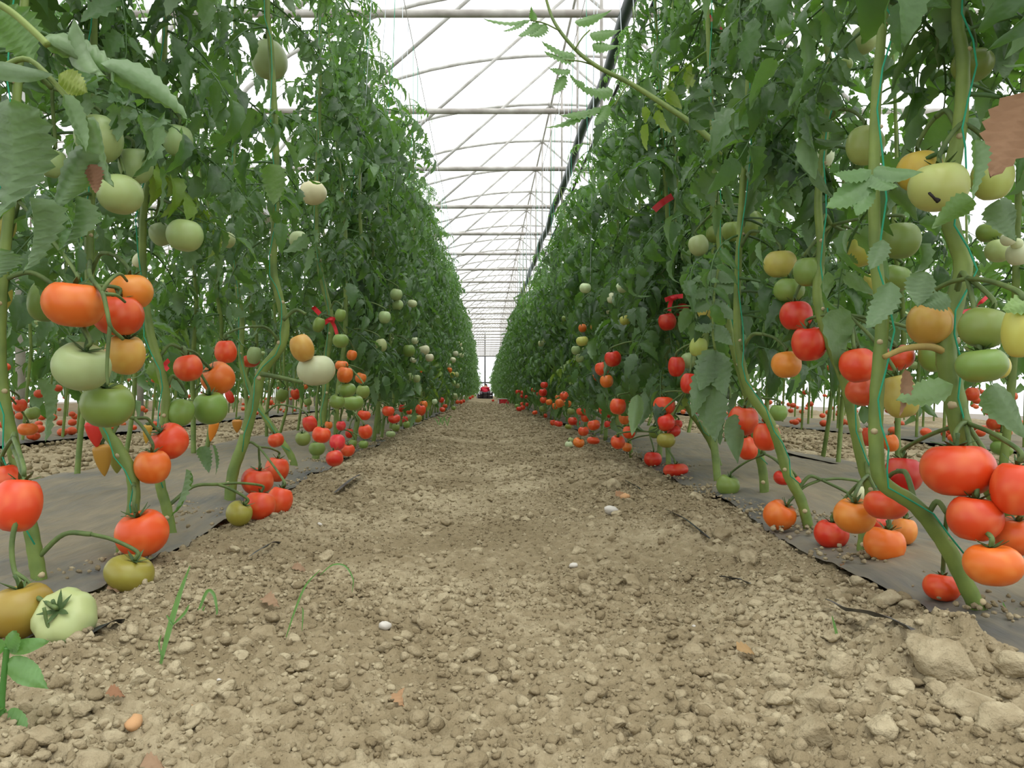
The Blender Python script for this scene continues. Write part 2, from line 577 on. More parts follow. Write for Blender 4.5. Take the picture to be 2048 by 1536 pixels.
NY, NX = 780, 390
yy = np.concatenate([0.45 * (9 / 0.45) ** np.linspace(0, 1, 710), np.geomspace(9.1, 64, 70)])
u = np.linspace(-1, 1, NX)
GX = np.sign(u)[None, :] * np.abs(u)[None, :] * np.ones((NY, 1))
halfw = np.minimum(0.15 + yy * 0.72, 0.98)
GX = GX * halfw[:, None]
GY = np.repeat(yy[:, None], NX, 1)
GZ = soil_h(GX, GY)
fadew = np.clip((np.abs(GX) - 0.86) / 0.1, 0, 1)
GZ = GZ * (1 - fadew) - 0.02 * fadew
V = np.stack([GX, GY, GZ], -1).reshape(-1, 3)
ii = (np.arange(NY - 1)[:, None] * NX + np.arange(NX - 1)[None, :]).ravel()
T = np.concatenate([np.stack([ii, ii + 1, ii + NX + 1], 1), np.stack([ii, ii + NX + 1, ii + NX], 1)])
tint = 0.58 + 0.18 * vnoise(V[:, 0], V[:, 1], 0.25, 2)
link('path_soil', tri_mesh('path_soil', V, T, True, M_SOIL, tint), floor)
# side alleys
for nm, x0, x1 in (('alley_soil', -2.95, -1.45), ('alley_soil', 1.45, 2.95), ('alley_soil', 3.6, 6.0), ('alley_soil', -6.0, -3.6)):
    ys_ = np.linspace(1.6, 26, 220); xs_ = np.linspace(x0, x1, 40)
    gx, gy = np.meshgrid(xs_, ys_)
    gz = 0.016 * vnoise(gx, gy, .3, 3) + .01 * vnoise(gx, gy, .1, 4) + .006 * vnoise(gx, gy, .05, 5) - .012
    V = np.stack([gx, gy, gz], -1).reshape(-1, 3)
    n = len(xs_)
    ii = (np.arange(219)[:, None] * n + np.arange(n - 1)[None, :]).ravel()
    T = np.concatenate([np.stack([ii, ii + 1, ii + n + 1], 1), np.stack([ii, ii + n + 1, ii + n], 1)])
    link(nm, tri_mesh(nm, V, T, True, M_SOIL, 0.6 + .2 * vnoise(V[:, 0], V[:, 1], .2, 6)), floor)


# clods
def ico(sub):
    bm = bmesh.new()
    bmesh.ops.create_icosphere(bm, subdivisions=sub, radius=1.0)
    v = np.array([p.co[:] for p in bm.verts]); f = np.array([[q.index for q in t.verts] for t in bm.faces])
    bm.free()
    return v, f


def lumpy(sub, amp, seed, facet=0.8):
    v, f = ico(sub)
    r = np.random.default_rng(seed)
    d = np.ones(len(v))
    for k in range(12):                                  # cut by random planes: angular clod
        a = r.normal(size=3); a /= np.linalg.norm(a)
        c = r.uniform(0.55, 0.95)
        s = v @ a
        d = np.minimum(d, np.where(s > 1e-3, (c / np.maximum(s, 1e-3)), 9) * facet + d * (1 - facet))
    for fq, am in ((2.2, amp), (5.0, amp * .45), (11.0, amp * .25)):
        o = r.uniform(-10, 10, 3)
        w = v * fq + o
        d = d * (1 + am * np.sin(w[:, 0] + 1.7 * np.sin(w[:, 1])) * np.cos(w[:, 2] + w[:, 0] * .7))
    return v * d[:, None], f


def scatter(n, xy, size, variants, zoff=0.06, hfun=soil_h, tintr=(0.42, 0.86)):
    """joined clods: xy (n,2), size (n,)"""
    Vs, Ts, Tn, base = [], [], [], 0
    vi = rng.integers(0, len(variants), n)
    h = hfun(xy[:, 0], xy[:, 1])
    for k, (v, f) in enumerate(variants):
        idx = np.where(vi == k)[0]
        if not len(idx): continue
        m = len(idx)
        a = rng.uniform(0, 2 * PI, m)
        ca, sa = np.cos(a), np.sin(a)
        R = np.zeros((m, 3, 3))
        R[:, 0, 0], R[:, 0, 1], R[:, 1, 0], R[:, 1, 1], R[:, 2, 2] = ca, -sa, sa, ca, 1
        tl = rng.normal(0, 0.5, m)
        ct, st = np.cos(tl), np.sin(tl)
        Rx = np.zeros((m, 3, 3)); Rx[:, 0, 0] = 1; Rx[:, 1, 1] = ct; Rx[:, 1, 2] = -st; Rx[:, 2, 1] = st; Rx[:, 2, 2] = ct
        S = size[idx][:, None] * 0.5 * np.stack([rng.uniform(.8, 1.3, m), rng.uniform(.7, 1.1, m), rng.uniform(.5, .9, m)], 1)
        P = np.einsum('mij,mjk,mvk->mvi', R, Rx, v[None] * S[:, None, :])
        P[:, :, 0] += xy[idx, 0][:, None]; P[:, :, 1] += xy[idx, 1][:, None]
        P[:, :, 2] += (h[idx] + zoff * size[idx])[:, None]
        Vs.append(P.reshape(-1, 3))
        Ts.append((f[None] + (np.arange(m) * len(v))[:, None, None]).reshape(-1, 3) + base)
        Tn.append(np.repeat(rng.uniform(tintr[0], tintr[1], m), len(v)))
        base += m * len(v)
    return np.concatenate(Vs), np.concatenate(Ts), np.concatenate(Tn)


def in_path(x, y, inset=0.0):
    return (x > edge_l(y) + inset) & (x < edge_r(y) - inset)


lo = [lumpy(1, .12, s) for s in range(6)]
vlo = [lumpy(1, .2, 60 + s) for s in range(4)]
mid = [lumpy(2, .2, 20 + s) for s in range(6)]
tiny = [lumpy(2, .22, 40 + s, .8) for s in range(6)]
XYs, SZ = [], []
def band(n, y0, y1, smin, smax, p=2.2):
    y = np.sqrt(rng.uniform(y0 * y0, y1 * y1, n * 2))
    hw = np.minimum(0.1 + y * 0.73, 0.85)
    x = rng.uniform(-1, 1, n * 2) * hw
    dens = 0.5 + 0.5 * np.clip((np.abs(x) - .1) / .35, 0, 1) + .35 * vnoise(x, y, .22, 4)
    ok = in_path(x, y) & (rng.random(n * 2) < dens)
    x, y = x[ok][:n], y[ok][:n]
    q = rng.random(len(x))
    s = smin * (1 - q * (1 - (smin / smax) ** p)) ** (-1 / p)
    return np.stack([x, y], 1), s


stuff_V, stuff_T, stuff_t, nb = [], [], [], 0
for n, y0, y1, s0, s1, var in ((4500, .55, 1.3, .006, .020, tiny), (14000, .55, 1.4, .0028, .010, vlo), (1400, .55, 1.3, .010, .028, mid), (13000, 1.3, 2.6, .0045, .026, vlo),
                               (9000, 2.6, 5, .008, .04, lo[:3]), (3600, 5, 11, .02, .07, vlo), (1800, 11, 24, .04, .09, vlo)):
    xy, s = band(n, y0, y1, s0, s1, 2.4)
    v, t, c = scatter(len(s), xy, s, var)
    stuff_V.append(v); stuff_T.append(t + nb); stuff_t.append(c); nb += len(v)
# crumbs in the alleys, on the film and round the stems
n = 5000
xy = np.stack([np.where(rng.random(n) < .5, -1, 1) * rng.uniform(1.5, 2.9, n), rng.uniform(2.0, 9, n)], 1)
v, t, c = scatter(n, xy, rng.uniform(.012, .05, n), vlo, hfun=lambda a, b: np.zeros(len(a)) - .008)
stuff_V.append(v); stuff_T.append(t + nb); stuff_t.append(c); nb += len(v)
o = link('soil_crumbs', tri_mesh('soil_crumbs', np.concatenate(stuff_V), np.concatenate(stuff_T), False, M_SOIL, np.concatenate(stuff_t)), floor)
o['kind'] = 'stuff'
# larger clods, one by one
big = []
for s in range(8):
    v, f = lumpy(4, .11, 70 + s, .9)
    big.append(tri_mesh('soil_clod', v, f, True, M_SOIL, np.full(len(v), .62 + .04 * s)))
heroes = [(1625, 1465, 110), (1640, 1395, 90), (1680, 1355, 70), (1560, 1400, 70), (1560, 1360, 55), (1660, 1290, 40), (1770, 1200, 62), (1720, 1165, 60), (1870, 1245, 90), (1890, 1360, 130),
          (1800, 1400, 60), (1960, 1450, 110), (2020, 1380, 80), (1990, 1480, 90), (1760, 1480, 70), (1450, 1350, 55), (1500, 1430, 60), (530, 1255, 62), (530, 1010, 50), (570, 1140, 36), (855, 1225, 48),
          (940, 1280, 46), (885, 1190, 30), (650, 1110, 45), (250, 1430, 60), (180, 1500, 90), (90, 1480, 80), (160, 1420, 60), (310, 1480, 60), (400, 1420, 50), (480, 1300, 40), (450, 1370, 50), (560, 1310, 48), (600, 1320, 44),
          (1270, 1140, 50), (1240, 1135, 40), (1170, 1165, 40), (1390, 1000, 36), (1230, 970, 42), (1690, 1100, 50), (1440, 1080, 45), (1500, 1130, 50), (660, 1470, 50), (1120, 1440, 50), (1100, 1500, 60), (1230, 1480, 55), (800, 1500, 40), (868, 890, 16), (810, 905, 14)]
cl = [(px, py, w * gd(py + w * .25) / F, gd(py + w * .25)) for px, py, w in heroes]
y = np.sqrt(rng.uniform(.62 ** 2, 3.4 ** 2, 900)); x = rng.uniform(-1, 1, 900) * np.minimum(.1 + .7 * y, .8)
ok = in_path(x, y, .03) & (np.abs(x) > .12 * rng.random(900)); x, y = x[ok][:250], y[ok][:250]
for a, b in zip(x, y): cl.append((VX + F * a / b, None, rng.uniform(.009, .023) * (1 + .3 * b), b))
for k, (px, py, s, d) in enumerate(cl):
    X = (px - VX) * d / F
    o = link('soil_clod', big[k % 8], floor)
    o.location = (X, d, float(soil_h(X, d)) + s * .10)
    o.rotation_euler = (rng.normal(0, .25), rng.normal(0, .25), rng.uniform(0, 6.28))
    o.scale = (s * .52 * rng.uniform(.9, 1.2), s * .48 * rng.uniform(.8, 1.1), s * .36 * rng.uniform(.7, 1.1))


# mulch film
def mulch(side, x_in, x_out, label, y0=0.55, y1=30.0):
    ny, nx = 420, 46
    ys_ = y0 * (y1 / y0) ** np.linspace(0, 1, ny)
    t = np.linspace(0, 1, nx) ** 1.3
    e = x_in(ys_) if callable(x_in) else np.full(ny, x_in)
    oe = x_out + .05 * vnoise(ys_, 9, .5, 5)
    gx = e[:, None] * (1 - t)[None] + oe[:, None] * t[None]
    gy = np.repeat(ys_[:, None], nx, 1)
    gz = .014 + .010 * vnoise(gx, gy, .28, 6) + .005 * vnoise(gx * 2.5, gy, .09, 7) + .003 * vnoise(gx * 3, gy, .03, 2)
    edge = np.exp(-(t / .05) ** 2)[None] + np.exp(-((1 - t) / .05) ** 2)[None]
    gz = gz + edge * (-.004 + .006 * vnoise(gx, gy, .12, 1)) + .02 * np.sin(PI * t)[None] ** .5
    gz = np.maximum(gz, np.where(np.abs(gx) < .9, soil_h(gx, gy) + .004, 0.002))
    V = np.stack([gx, gy, gz], -1).reshape(-1, 3)
    ii = (np.arange(ny - 1)[:, None] * nx + np.arange(nx - 1)[None, :]).ravel()
    T = np.concatenate([np.stack([ii, ii + 1, ii + nx + 1], 1), np.stack([ii, ii + nx + 1, ii + nx], 1)])
    if side < 0: T = T[:, ::-1]
    tn = (.26 * np.exp(-(t / .10) ** 2)[None] + .2 * np.clip(vnoise(gx, gy, .2, 4), 0, 1)).ravel()
    o = link('mulch_film', tri_mesh('mulch_film', V, T, True, M_MULCH, tn))
    return tag(o, label, 'plastic film')


mulch(-1, edge_l, -1.62, 'dusty grey plastic mulch film under the rows opposite the red crate')
mulch(1, edge_r, 1.66, 'dusty grey plastic mulch film under the rows beside the red crate')
mulch(-1, -2.85, -3.8, 'dusty mulch film across the alley behind the pepper plants', 3, 26)
mulch(1, 2.85, 3.8, 'dusty mulch film across the alley behind the crumpled black film', 3, 26)
# soil spilt on the film around the stems
sp = []
for side in (-1, 1):
    for k in range(60):
        yb = rng.uniform(.95, 6)
        xb = side * (.74 + rng.normal(0, .05))
        m = 26
        sp.append(np.stack([xb + rng.normal(0, .05, m), yb + rng.normal(0, .035, m)], 1))
xy = np.concatenate(sp)
v, t, c = scatter(len(xy), xy, rng.uniform(.004, .016, len(xy)), vlo, hfun=lambda a, b: np.zeros(len(a)) + .024)
o = link('spilt_soil', tri_mesh('spilt_soil', v, t, True, M_SOIL, c), floor)
o['kind'] = 'stuff'


# ------------------------------------------------------------------ leaves
def leaflet(L, W, nseg=9, fold=.25, curl=.35, lobe=.22, r=rng, twist=0.0, cup=0.0):
    """ovate lobed leaflet along +X with tip at x=L; returns verts, quads"""
    V, Fc = [], []
    ph = r.uniform(0, 6)
    for i in range(nseg + 1):
        t = i / nseg
        w = W * (math.sin(PI * min(1, t ** .62)) ** .85) * (1 - .15 * t) if 0 < t < 1 else (0.03 * W if t == 0 else 0.0)
        a = curl * t * 1.3
        cx = L * (math.sin(a) / a if a > 1e-3 else 1) * t if True else L * t
        cz = -L * t * (1 - math.cos(a)) / max(a, 1e-3) if a > 1e-3 else 0
        wl = w * (1 + lobe * (1 if i % 2 else -1) * (1 if 0 < i < nseg - 1 else 0))
        wr = w * (1 + lobe * (1 if (i + 1) % 2 else -1) * (1 if 0 < i < nseg - 1 else 0))
        tw = twist * t
        for s in (-1, -.55, 0, .55, 1):
            ww = (wl if s < 0 else wr) * abs(s)
            ed = fold * ww * (1 if abs(s) < .8 else .8) + .10 * W * math.sin(ph + t * 9 + s * 2) * (abs(s) > .8) * (0 < t < 1)
            if abs(s) > .8: ed -= .18 * ww
            if s: ed += (.085 if i % 2 else -.085) * W * (0 < t < 1) * (.6 if abs(s) > .8 else 1)
            yv, zv = math.copysign(ww, s) if s else 0, ed
            if cup and s:
                th = cup * abs(s)
                yv, zv = math.copysign(ww / abs(s) / cup * math.sin(th), s), zv + ww / abs(s) / cup * (1 - math.cos(th))
            yv, zv = yv * math.cos(tw) - zv * math.sin(tw), yv * math.sin(tw) + zv * math.cos(tw)
            V.append((cx - (abs(s) ** 2) * W * .10 + (.12 * L / nseg if abs(s) > .8 else 0), yv, cz + zv))
    for i in range(nseg):
        for k in range(4):
            a = i * 5 + k
            Fc.append((a, a + 5, a + 6, a + 1))
    return V, Fc


def xf(V, M): return [tuple(M @ Vector(p)) for p in V]


def compound_leaf(seed, length=.32, npairs=3, low=False, big_tip=1.0, lf=.28, wr=(.18, .27)):
    r = np.random.default_rng(seed)
    mbx, tints = MB(), []
    droop = r.uniform(.7, 1.5)
    # rachis curve in XZ plane
    n = 9
    pts, ang, p = [], r.uniform(.1, .5), Vector((0, 0, 0))
    bend = r.uniform(-.4, .4)
    for i in range(n + 1):
        pts.append(p.copy())
        ang -= droop / n
        yawv = bend * i / n
        p = p + Vector((math.cos(ang) * math.cos(yawv), math.sin(yawv) * math.cos(ang), math.sin(ang))) * length / n
    rad = [.0042 * (1 - .72 * i / n) for i in range(n + 1)]
    mbx.tube(pts[::3] if low == 2 else pts, rad[::3] if low == 2 else rad, 3 if low else 5, False)
    tints += [.75] * len(mbx.v)
    def place(t, L, W, yaw, pitch, roll):
        i = min(int(t * n), n - 1)
        q = pts[i].lerp(pts[i + 1], t * n - i)
        d = (pts[i + 1] - pts[i]).normalized()
        base_yaw, base_p = math.atan2(d.y, d.x), math.asin(max(-1, min(1, d.z)))
        M = Matrix.Translation(q) @ Matrix.Rotation(base_yaw, 4, 'Z') @ Matrix.Rotation(-base_p * .8, 4, 'Y') @ Matrix.Rotation(yaw, 4, 'Z') @ Matrix.Rotation(pitch, 4, 'Y') @ Matrix.Rotation(roll, 4, 'X')
        pl = .10 * L
        V, Fc = leaflet(L, W, {0: 11, 1: 5, 2: 3}[int(low)], r.uniform(.1, .8), r.uniform(.2, 1.8), r.uniform(.08, .22), r, r.uniform(-.9, .9), max(0, r.uniform(-.8, 1.6)))
        V = [(a + pl, b, c) for a, b, c in V]
        nb_ = len(mbx.v)
        mbx.add(xf(V, M), Fc)
        if not low: mbx.tube([M @ Vector((0, 0, 0)), M @ Vector((pl * 1.3, 0, 0))], .0014, 4, False)
        tv = r.uniform(0, .45)
        tints.extend([tv] * (len(mbx.v) - nb_))
    for k in range(npairs):
        t = .36 + .5 * k / max(1, npairs - 1) if npairs > 1 else .6
        sc = .78 + .3 * math.sin(PI * (k + .6) / npairs)
        for s in (-1, 1):
            L = length * lf * sc * r.uniform(.8, 1.2)
            place(min(.97, t + r.uniform(-.03, .03)), L, L * r.uniform(*wr), s * r.uniform(.8, 1.35), r.uniform(.0, .75), s * r.uniform(-.5, .3))
        if not low:
            for s in (-1, 1):
                L = length * .10 * r.uniform(.7, 1.3)
                place(max(.1, t - .085), L, L * .36, s * 1.3, r.uniform(0, .5), 0)
    L = length * lf * 1.2 * r.uniform(.85, 1.15) * big_tip
    place(.995, L, L * r.uniform(*wr), r.uniform(-.2, .2), r.uniform(0, .5), r.uniform(-.4, .4))
    return mbx, tints, pts


def mesh_tint(name, mbx, tints, mat):
    me = mesh(name, mbx.v, mbx.f, True, mat)
    a = me.attributes.new('tint', 'FLOAT', 'POINT')
    a.data.foreach_set('value', np.array(tints, np.float32))
    return me


LEAVES, LEAF_PROBE = [], []
for s in range(24):
    m_, t_, p_ = compound_leaf(200 + s, .33, 4 if s % 3 else 3, lf=.33 if s % 4 == 0 else .285) if s < 16 else compound_leaf(200 + s, .24, 4, lf=.26, wr=(.13, .20))
    LEAVES.append(mesh_tint('leaf', m_, t_, M_LEAF))
    vv = np.array(m_.v)
    LEAF_PROBE.append(vv[rng.choice(len(vv), 48, replace=False)])
LOWLEAF = []
for s in range(8):
    m_, t_, p_ = compound_leaf(300 + s, .33, 4, True)
    v = np.array(m_.v); tr = []
    for f in m_.f:
        for k in range(1, len(f) - 1): tr.append((f[0], f[k], f[k + 1]))
    LOWLEAF.append((v, np.array(tr), np.array(t_)))

VLOW = []
for s in range(8):
    m_, t_, p_ = compound_leaf(330 + s, .36, 2, 2, lf=.33, wr=(.22, .3))
    v = np.array(m_.v); tr = []
    for f in m_.f:
        for k in range(1, len(f) - 1): tr.append((f[0], f[k], f[k + 1]))
    VLOW.append((v, np.array(tr), np.array(t_)))

# ------------------------------------------------------------------ tomatoes: position in the picture, size, ripeness
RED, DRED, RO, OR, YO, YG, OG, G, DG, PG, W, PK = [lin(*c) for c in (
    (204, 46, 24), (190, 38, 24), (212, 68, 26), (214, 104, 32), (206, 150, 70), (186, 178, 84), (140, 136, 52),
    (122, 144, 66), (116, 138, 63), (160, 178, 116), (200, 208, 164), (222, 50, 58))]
CN = {id(RED): 'ripe red', id(DRED): 'deep red', id(RO): 'orange-red', id(OR): 'orange', id(YO): 'peach-yellow', id(YG): 'yellow-green',
      id(OG): 'olive-green', id(G): 'green', id(DG): 'mid green', id(PG): 'pale green', id(W): 'whitish green', id(PK): 'pinkish red'}
# near ones: px, py, w, h, colour, shape(0 round 1 oblate 2 ribbed 3 tall), options, label
TN = [
 (148, 607, 114, 92, OR, 1, {}, 'large smooth orange tomato at the top of a big cluster, left of the orange-red one'),
 (260, 583, 86, 70, YO, 1, {'c': lin(222, 128, 44)}, 'orange tomato with yellow shoulder at the back of the big cluster'),
 (238, 630, 92, 80, RO, 2, {}, 'orange-red ribbed tomato in the middle of the big cluster'),
 (252, 708, 76, 80, YO, 0, {}, 'peach-yellow tomato hanging under the orange-red ribbed tomato'),
 (163, 732, 108, 90, PG, 1, {'tilt': (.5, -.3)}, 'large light green tomato beside the peach-yellow tomato'),
 (214, 808, 103, 86, G, 1, {'tilt': (.1, -.25)}, 'large glossy green tomato at the bottom of the big mixed cluster'),
 (2, 590, 40, 60, YG, 0, {}, 'yellow-green tomato half cut off beside the large orange tomato'),
 (4, 448, 50, 62, YG, 3, {}, 'yellow-green tomato hanging behind the big dark leaf'),
 (103, 325, 58, 58, PG, 0, {}, 'pale green tomato between two large drooping leaves'),
 (200, 278, 92, 88, PG, 0, {'dd': .1}, 'big pale green tomato half hidden behind a curled dry-edged leaf'),
 (270, 330, 64, 70, PG, 0, {}, 'pale green round tomato above the wide pale green one by the stem'),
 (242, 388, 88, 72, PG, 1, {}, 'wide pale green tomato below the round one by the stem'),
 (355, 280, 60, 62, PG, 0, {}, 'pale green tomato with a small leaf over its top, right of the stem'),
 (537, 118, 70, 74, PG, 3, {}, 'pale green tomato high on the straight stem against the sky'),
 (625, 386, 52, 44, W, 2, {}, 'whitish ribbed tomato hanging high in the leaves'),
 (322, 468, 44, 46, PG, 0, {}, 'smaller pale green tomato of a pair under a dark leaf'),
 (370, 470, 70, 62, PG, 1, {}, 'larger pale green tomato of a pair under a dark leaf'),
 (597, 480, 36, 36, PG, 0, {}, 'lone pale green tomato below the whitish ribbed one'),
 (90, 600, 62, 84, DG, 3, {'row': -1.15}, 'green tomato in shade behind the large orange tomato'),
 (378, 735, 55, 53, RO, 0, {}, 'orange-red tomato with dark calyx left of the orange one facing outward'),
 (437, 755, 64, 62, OR, 0, {'tilt': (-.7, -.7)}, 'orange tomato with its calyx turned to the side above the green pair'),
 (452, 702, 42, 48, RO, 3, {}, 'orange-red tomato above the orange one with the turned calyx'),
 (363, 824, 50, 56, G, 0, {}, 'green tomato on the left of a green pair under orange fruit'),
 (422, 815, 66, 64, G, 0, {}, 'bigger green tomato on the right of a green pair under orange fruit'),
 (604, 695, 48, 56, YO, 0, {}, 'peach tomato above the large pale whitish tomato beside the knee-bent stem'),
 (632, 740, 75, 60, W, 1, {}, 'large pale whitish tomato hanging just below the peach one'),
 (340, 881, 74, 66, RO, 0, {'tilt': (-.75, -.6)}, 'orange-red tomato with star calyx facing sideways above the mulch film'),
 (305, 932, 68, 68, OR, 1, {}, 'bright orange tomato against the stem below the star-calyx tomato'),
 (285, 1065, 104, 88, OR, 1, {'c': lin(222, 88, 28)}, 'big orange tomato hanging just over the olive-green one'),
 (262, 1147, 94, 68, OG, 1, {'ground': 1}, 'olive-green tomato resting on the soil under the big orange one'),
 (10, 960, 62, 66, RO, 0, {}, 'orange-red tomato cut off at the top of a low cluster'),
 (38, 1008, 92, 108, RO, 0, {}, 'large orange-red tomato behind a forked fruit stalk near the ground'),
 (46, 1220, 122, 108, OG, 1, {'ground': 1, 'c': lin(150, 128, 48)}, 'large brownish olive tomato on the ground behind the ribbed pale green one'),
 (132, 1235, 122, 108, PG, 2, {'ground': 1, 'tilt': (-.05, -1.1)}, 'large ribbed pale green tomato on the ground with its calyx facing out'),
 (480, 1027, 52, 48, OG, 0, {'ground': 1}, 'olive-green tomato on the ground beside two orange-red ones'),
 (520, 1011, 62, 58, RO, 0, {'ground': 1}, 'orange-red tomato in front, between the olive one and another red one'),
 (558, 1000, 50, 56, RO, 0, {'dd': .06}, 'orange-red tomato at the path side of the low ground cluster'),
 (515, 962, 62, 54, RO, 1, {'dd': .08}, 'orange-red tomato under thin stalks at the top of the ground cluster'),
 (553, 938, 48, 50, RO, 0, {'dd': .1}, 'round orange-red tomato above the ground cluster by the thin green stem'),
 (552, 880, 32, 28, RO, 1, {'dd': .2}, 'small orange-red tomato with spiky calyx beside the slanting stem'),
 # other side
 (1560, 527, 62, 54, YG, 1, {}, 'yellow-green tomato at the top of a hanging six-fruit cluster'),
 (1618, 542, 60, 60, G, 0, {}, 'green tomato against the slanting stem at the top of the six-fruit cluster'),
 (1578, 580, 58, 48, G, 1, {}, 'green tomato sitting on the red one in the six-fruit cluster'),
 (1592, 630, 62, 60, RED, 0, {}, 'upper red tomato of the six-fruit cluster'),
 (1617, 686, 66, 70, RED, 0, {}, 'lower red tomato of the six-fruit cluster beside the stem'),
 (1574, 728, 58, 54, YO, 1, {'c': lin(218, 140, 48)}, 'yellow-orange tomato at the bottom of the six-fruit cluster'),
 (1716, 730, 70, 68, RO, 0, {}, 'orange-red tomato left of the stem beside a cut dry stalk'),
 (1725, 783, 62, 54, RO, 0, {'c': lin(206, 80, 40), 'dd': .03}, 'dull orange-red tomato under the one beside the cut dry stalk'),
 (1797, 715, 62, 48, RO, 1, {'dd': .1}, 'orange-red tomato just behind the stem under the dry stalk'),
 (1800, 790, 68, 90, YG, 3, {'dd': .12, 'c': lin(172, 166, 78)}, 'yellow-green tomato behind a withered leaf and stem'),
 (1720, 503, 58, 60, YG, 1, {'dd': .2}, 'yellow-green tomato half behind a stem, right of the six-fruit cluster'),
 (1800, 480, 70, 72, DG, 0, {'dd': .25}, 'green tomato behind the stem above the brownish one'),
 (1790, 556, 62, 50, DG, 1, {'dd': .25}, 'green tomato in shade below another, behind a side branch'),
 (1745, 566, 34, 46, YG, 3, {'dd': .2}, 'narrow yellow-green tomato squeezed behind a stem'),
 (1858, 646, 86, 84, YO, 0, {'c': lin(188, 146, 66)}, 'large brownish yellow tomato left of the thick stem'),
 (1970, 655, 88, 80, G, 0, {}, 'large green tomato right of the thick stem, above the flat one'),
 (2040, 660, 64, 108, YG, 3, {'d': .86}, 'large pale yellow-green tomato cut off beside the green pair'),
 (1868, 712, 58, 62, G, 0, {'dd': .06}, 'green tomato under the brownish yellow one behind the thick stem'),
 (1963, 730, 90, 68, G, 1, {}, 'wide flat green tomato right of the thick stem, lower of two'),
 (2000, 733, 40, 46, YG, 0, {'dd': .08}, 'small pale yellow tomato peeping out behind the wide flat green one'),
 (1880, 373, 108, 94, YG, 1, {'c': lin(186, 192, 116)}, 'very large pale yellow-green tomato with a dark crack'),
 (1838, 341, 84, 76, YO, 1, {'dd': .05, 'c': lin(214, 176, 72)}, 'yellow tomato pressed against the very large cracked one'),
 (1985, 355, 78, 86, YG, 1, {'dd': .05, 'c': lin(176, 188, 104)}, 'pale yellow-green tomato right of the very large cracked one'),
 (1728, 290, 70, 76, PG, 0, {'dd': .12, 'c': lin(150, 164, 90)}, 'green tomato high up, partly covered by the stem and pointed leaves'),
 (1648, 312, 38, 46, W, 0, {'dd': .2}, 'whitish tomato half behind a leaf beside a bigger green one'),
 (1727, 80, 52, 52, PG, 1, {'dd': .2}, 'pale green tomato up among the leaves near the top'),
 (1946, 130, 76, 62, G, 2, {'dd': .08}, 'green ribbed tomato high behind the thick stem'),
 (1980, 463, 46, 40, G, 0, {'row': .95}, 'green tomato at the top of a bunch of small pale fruit'),
 (1998, 501, 48, 44, PG, 0, {'row': .95}, 'pale green tomato below, in the bunch of small pale fruit'),
 (2017, 478, 28, 26, W, 0, {'row': .9}, 'tiny whitish tomato between bigger ones in the pale bunch'),
 (2033, 487, 22, 22, W, 0, {'row': .92}, 'tiniest whitish tomato at the edge of the pale bunch'),
 (2036, 508, 42, 44, W, 0, {'row': .93}, 'whitish green tomato lowest in the pale bunch'),
 (1505, 446, 42, 50, G, 0, {}, 'green tomato nearest the stem in a slanting line of four'),
 (1463, 462, 40, 40, G, 0, {}, 'green tomato second from the stem in a slanting line of four'),
 (1430, 468, 36, 34, G, 0, {}, 'green tomato third from the stem in a slanting line of four'),
 (1398, 490, 40, 42, PG, 0, {}, 'pale green tomato at the path end of the slanting line'),
 (1412, 621, 34, 38, YG, 0, {}, 'yellow-green tomato behind a hanging leaf with paired leaflets'),
 (1396, 693, 34, 40, YG, 0, {'c': lin(172, 182, 88)}, 'light yellow-green tomato above the striped small green one'),
 (1377, 721, 30, 31, PG, 2, {}, 'small striped green tomato with spidery calyx against a red one'),
 (1352, 732, 34, 42, RED, 0, {'dd': .05}, 'bright red tomato left of the small striped green one'),
 (1378, 766, 34, 42, RED, 0, {}, 'bright red tomato under the small striped one, behind a leaf'),
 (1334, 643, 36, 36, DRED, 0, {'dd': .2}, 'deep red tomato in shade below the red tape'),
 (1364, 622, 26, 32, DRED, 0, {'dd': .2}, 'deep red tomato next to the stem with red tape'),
 (1327, 811, 42, 38, RO, 1, {}, 'orange-red tomato at the top of a heavy low cluster'),
 (1332, 844, 38, 34, RED, 1, {}, 'red tomato in the middle of the heavy low cluster'),
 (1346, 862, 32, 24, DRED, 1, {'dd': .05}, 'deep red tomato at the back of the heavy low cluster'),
 (1309, 863, 24, 26, G, 0, {}, 'small green tomato beside the olive one under the heavy low cluster'),
 (1332, 880, 36, 30, OG, 1, {}, 'olive-green tomato at the bottom of the heavy low cluster'),
 (1306, 918, 36, 30, RED, 1, {'ground': 1}, 'red tomato almost on the ground above the ribbed wide one'),
 (1351, 940, 48, 28, RED, 2, {'ground': 1}, 'wide ribbed red tomato lying on the mulch film'),
 (1455, 970, 45, 42, G, 0, {'ground': .02}, 'green tomato hanging alone just above the mulch film'),
 (1486, 840, 58, 60, RO, 0, {}, 'large orange-red tomato behind a round dark leaf'),
 (1494, 895, 40, 48, RO, 3, {'dd': .05}, 'orange-red tomato under the large one behind the round dark leaf'),
 (1532, 872, 52, 58, RO, 0, {'dd': .1}, 'orange-red tomato behind the pale green stem fork'),
 (1557, 825, 34, 34, G, 0, {}, 'green tomato right of the stem fork above bare soil'),
 (1566, 955, 38, 28, RED, 1, {'dd': .05}, 'small red tomato split by a stem, over the mulch film'),
 (1592, 965, 22, 28, RED, 0, {'dd': .05}, 'small red tomato just right of the stem over the mulch film'),
 (1560, 1030, 60, 58, OR, 2, {'ground': 1, 'tilt': (.5, -.4)}, 'deeply ribbed orange tomato lying at the film edge'),
 (1662, 1067, 67, 56, RED, 0, {'ground': 1}, 'red tomato lying alone on the film edge beside a stem base'),
 (1708, 1030, 76, 68, OR, 1, {'c': lin(222, 120, 40)}, 'orange tomato leaning on the small whitish one'),
 (1720, 987, 36, 33, W, 0, {}, 'small whitish tomato wedged at the stem fork'),
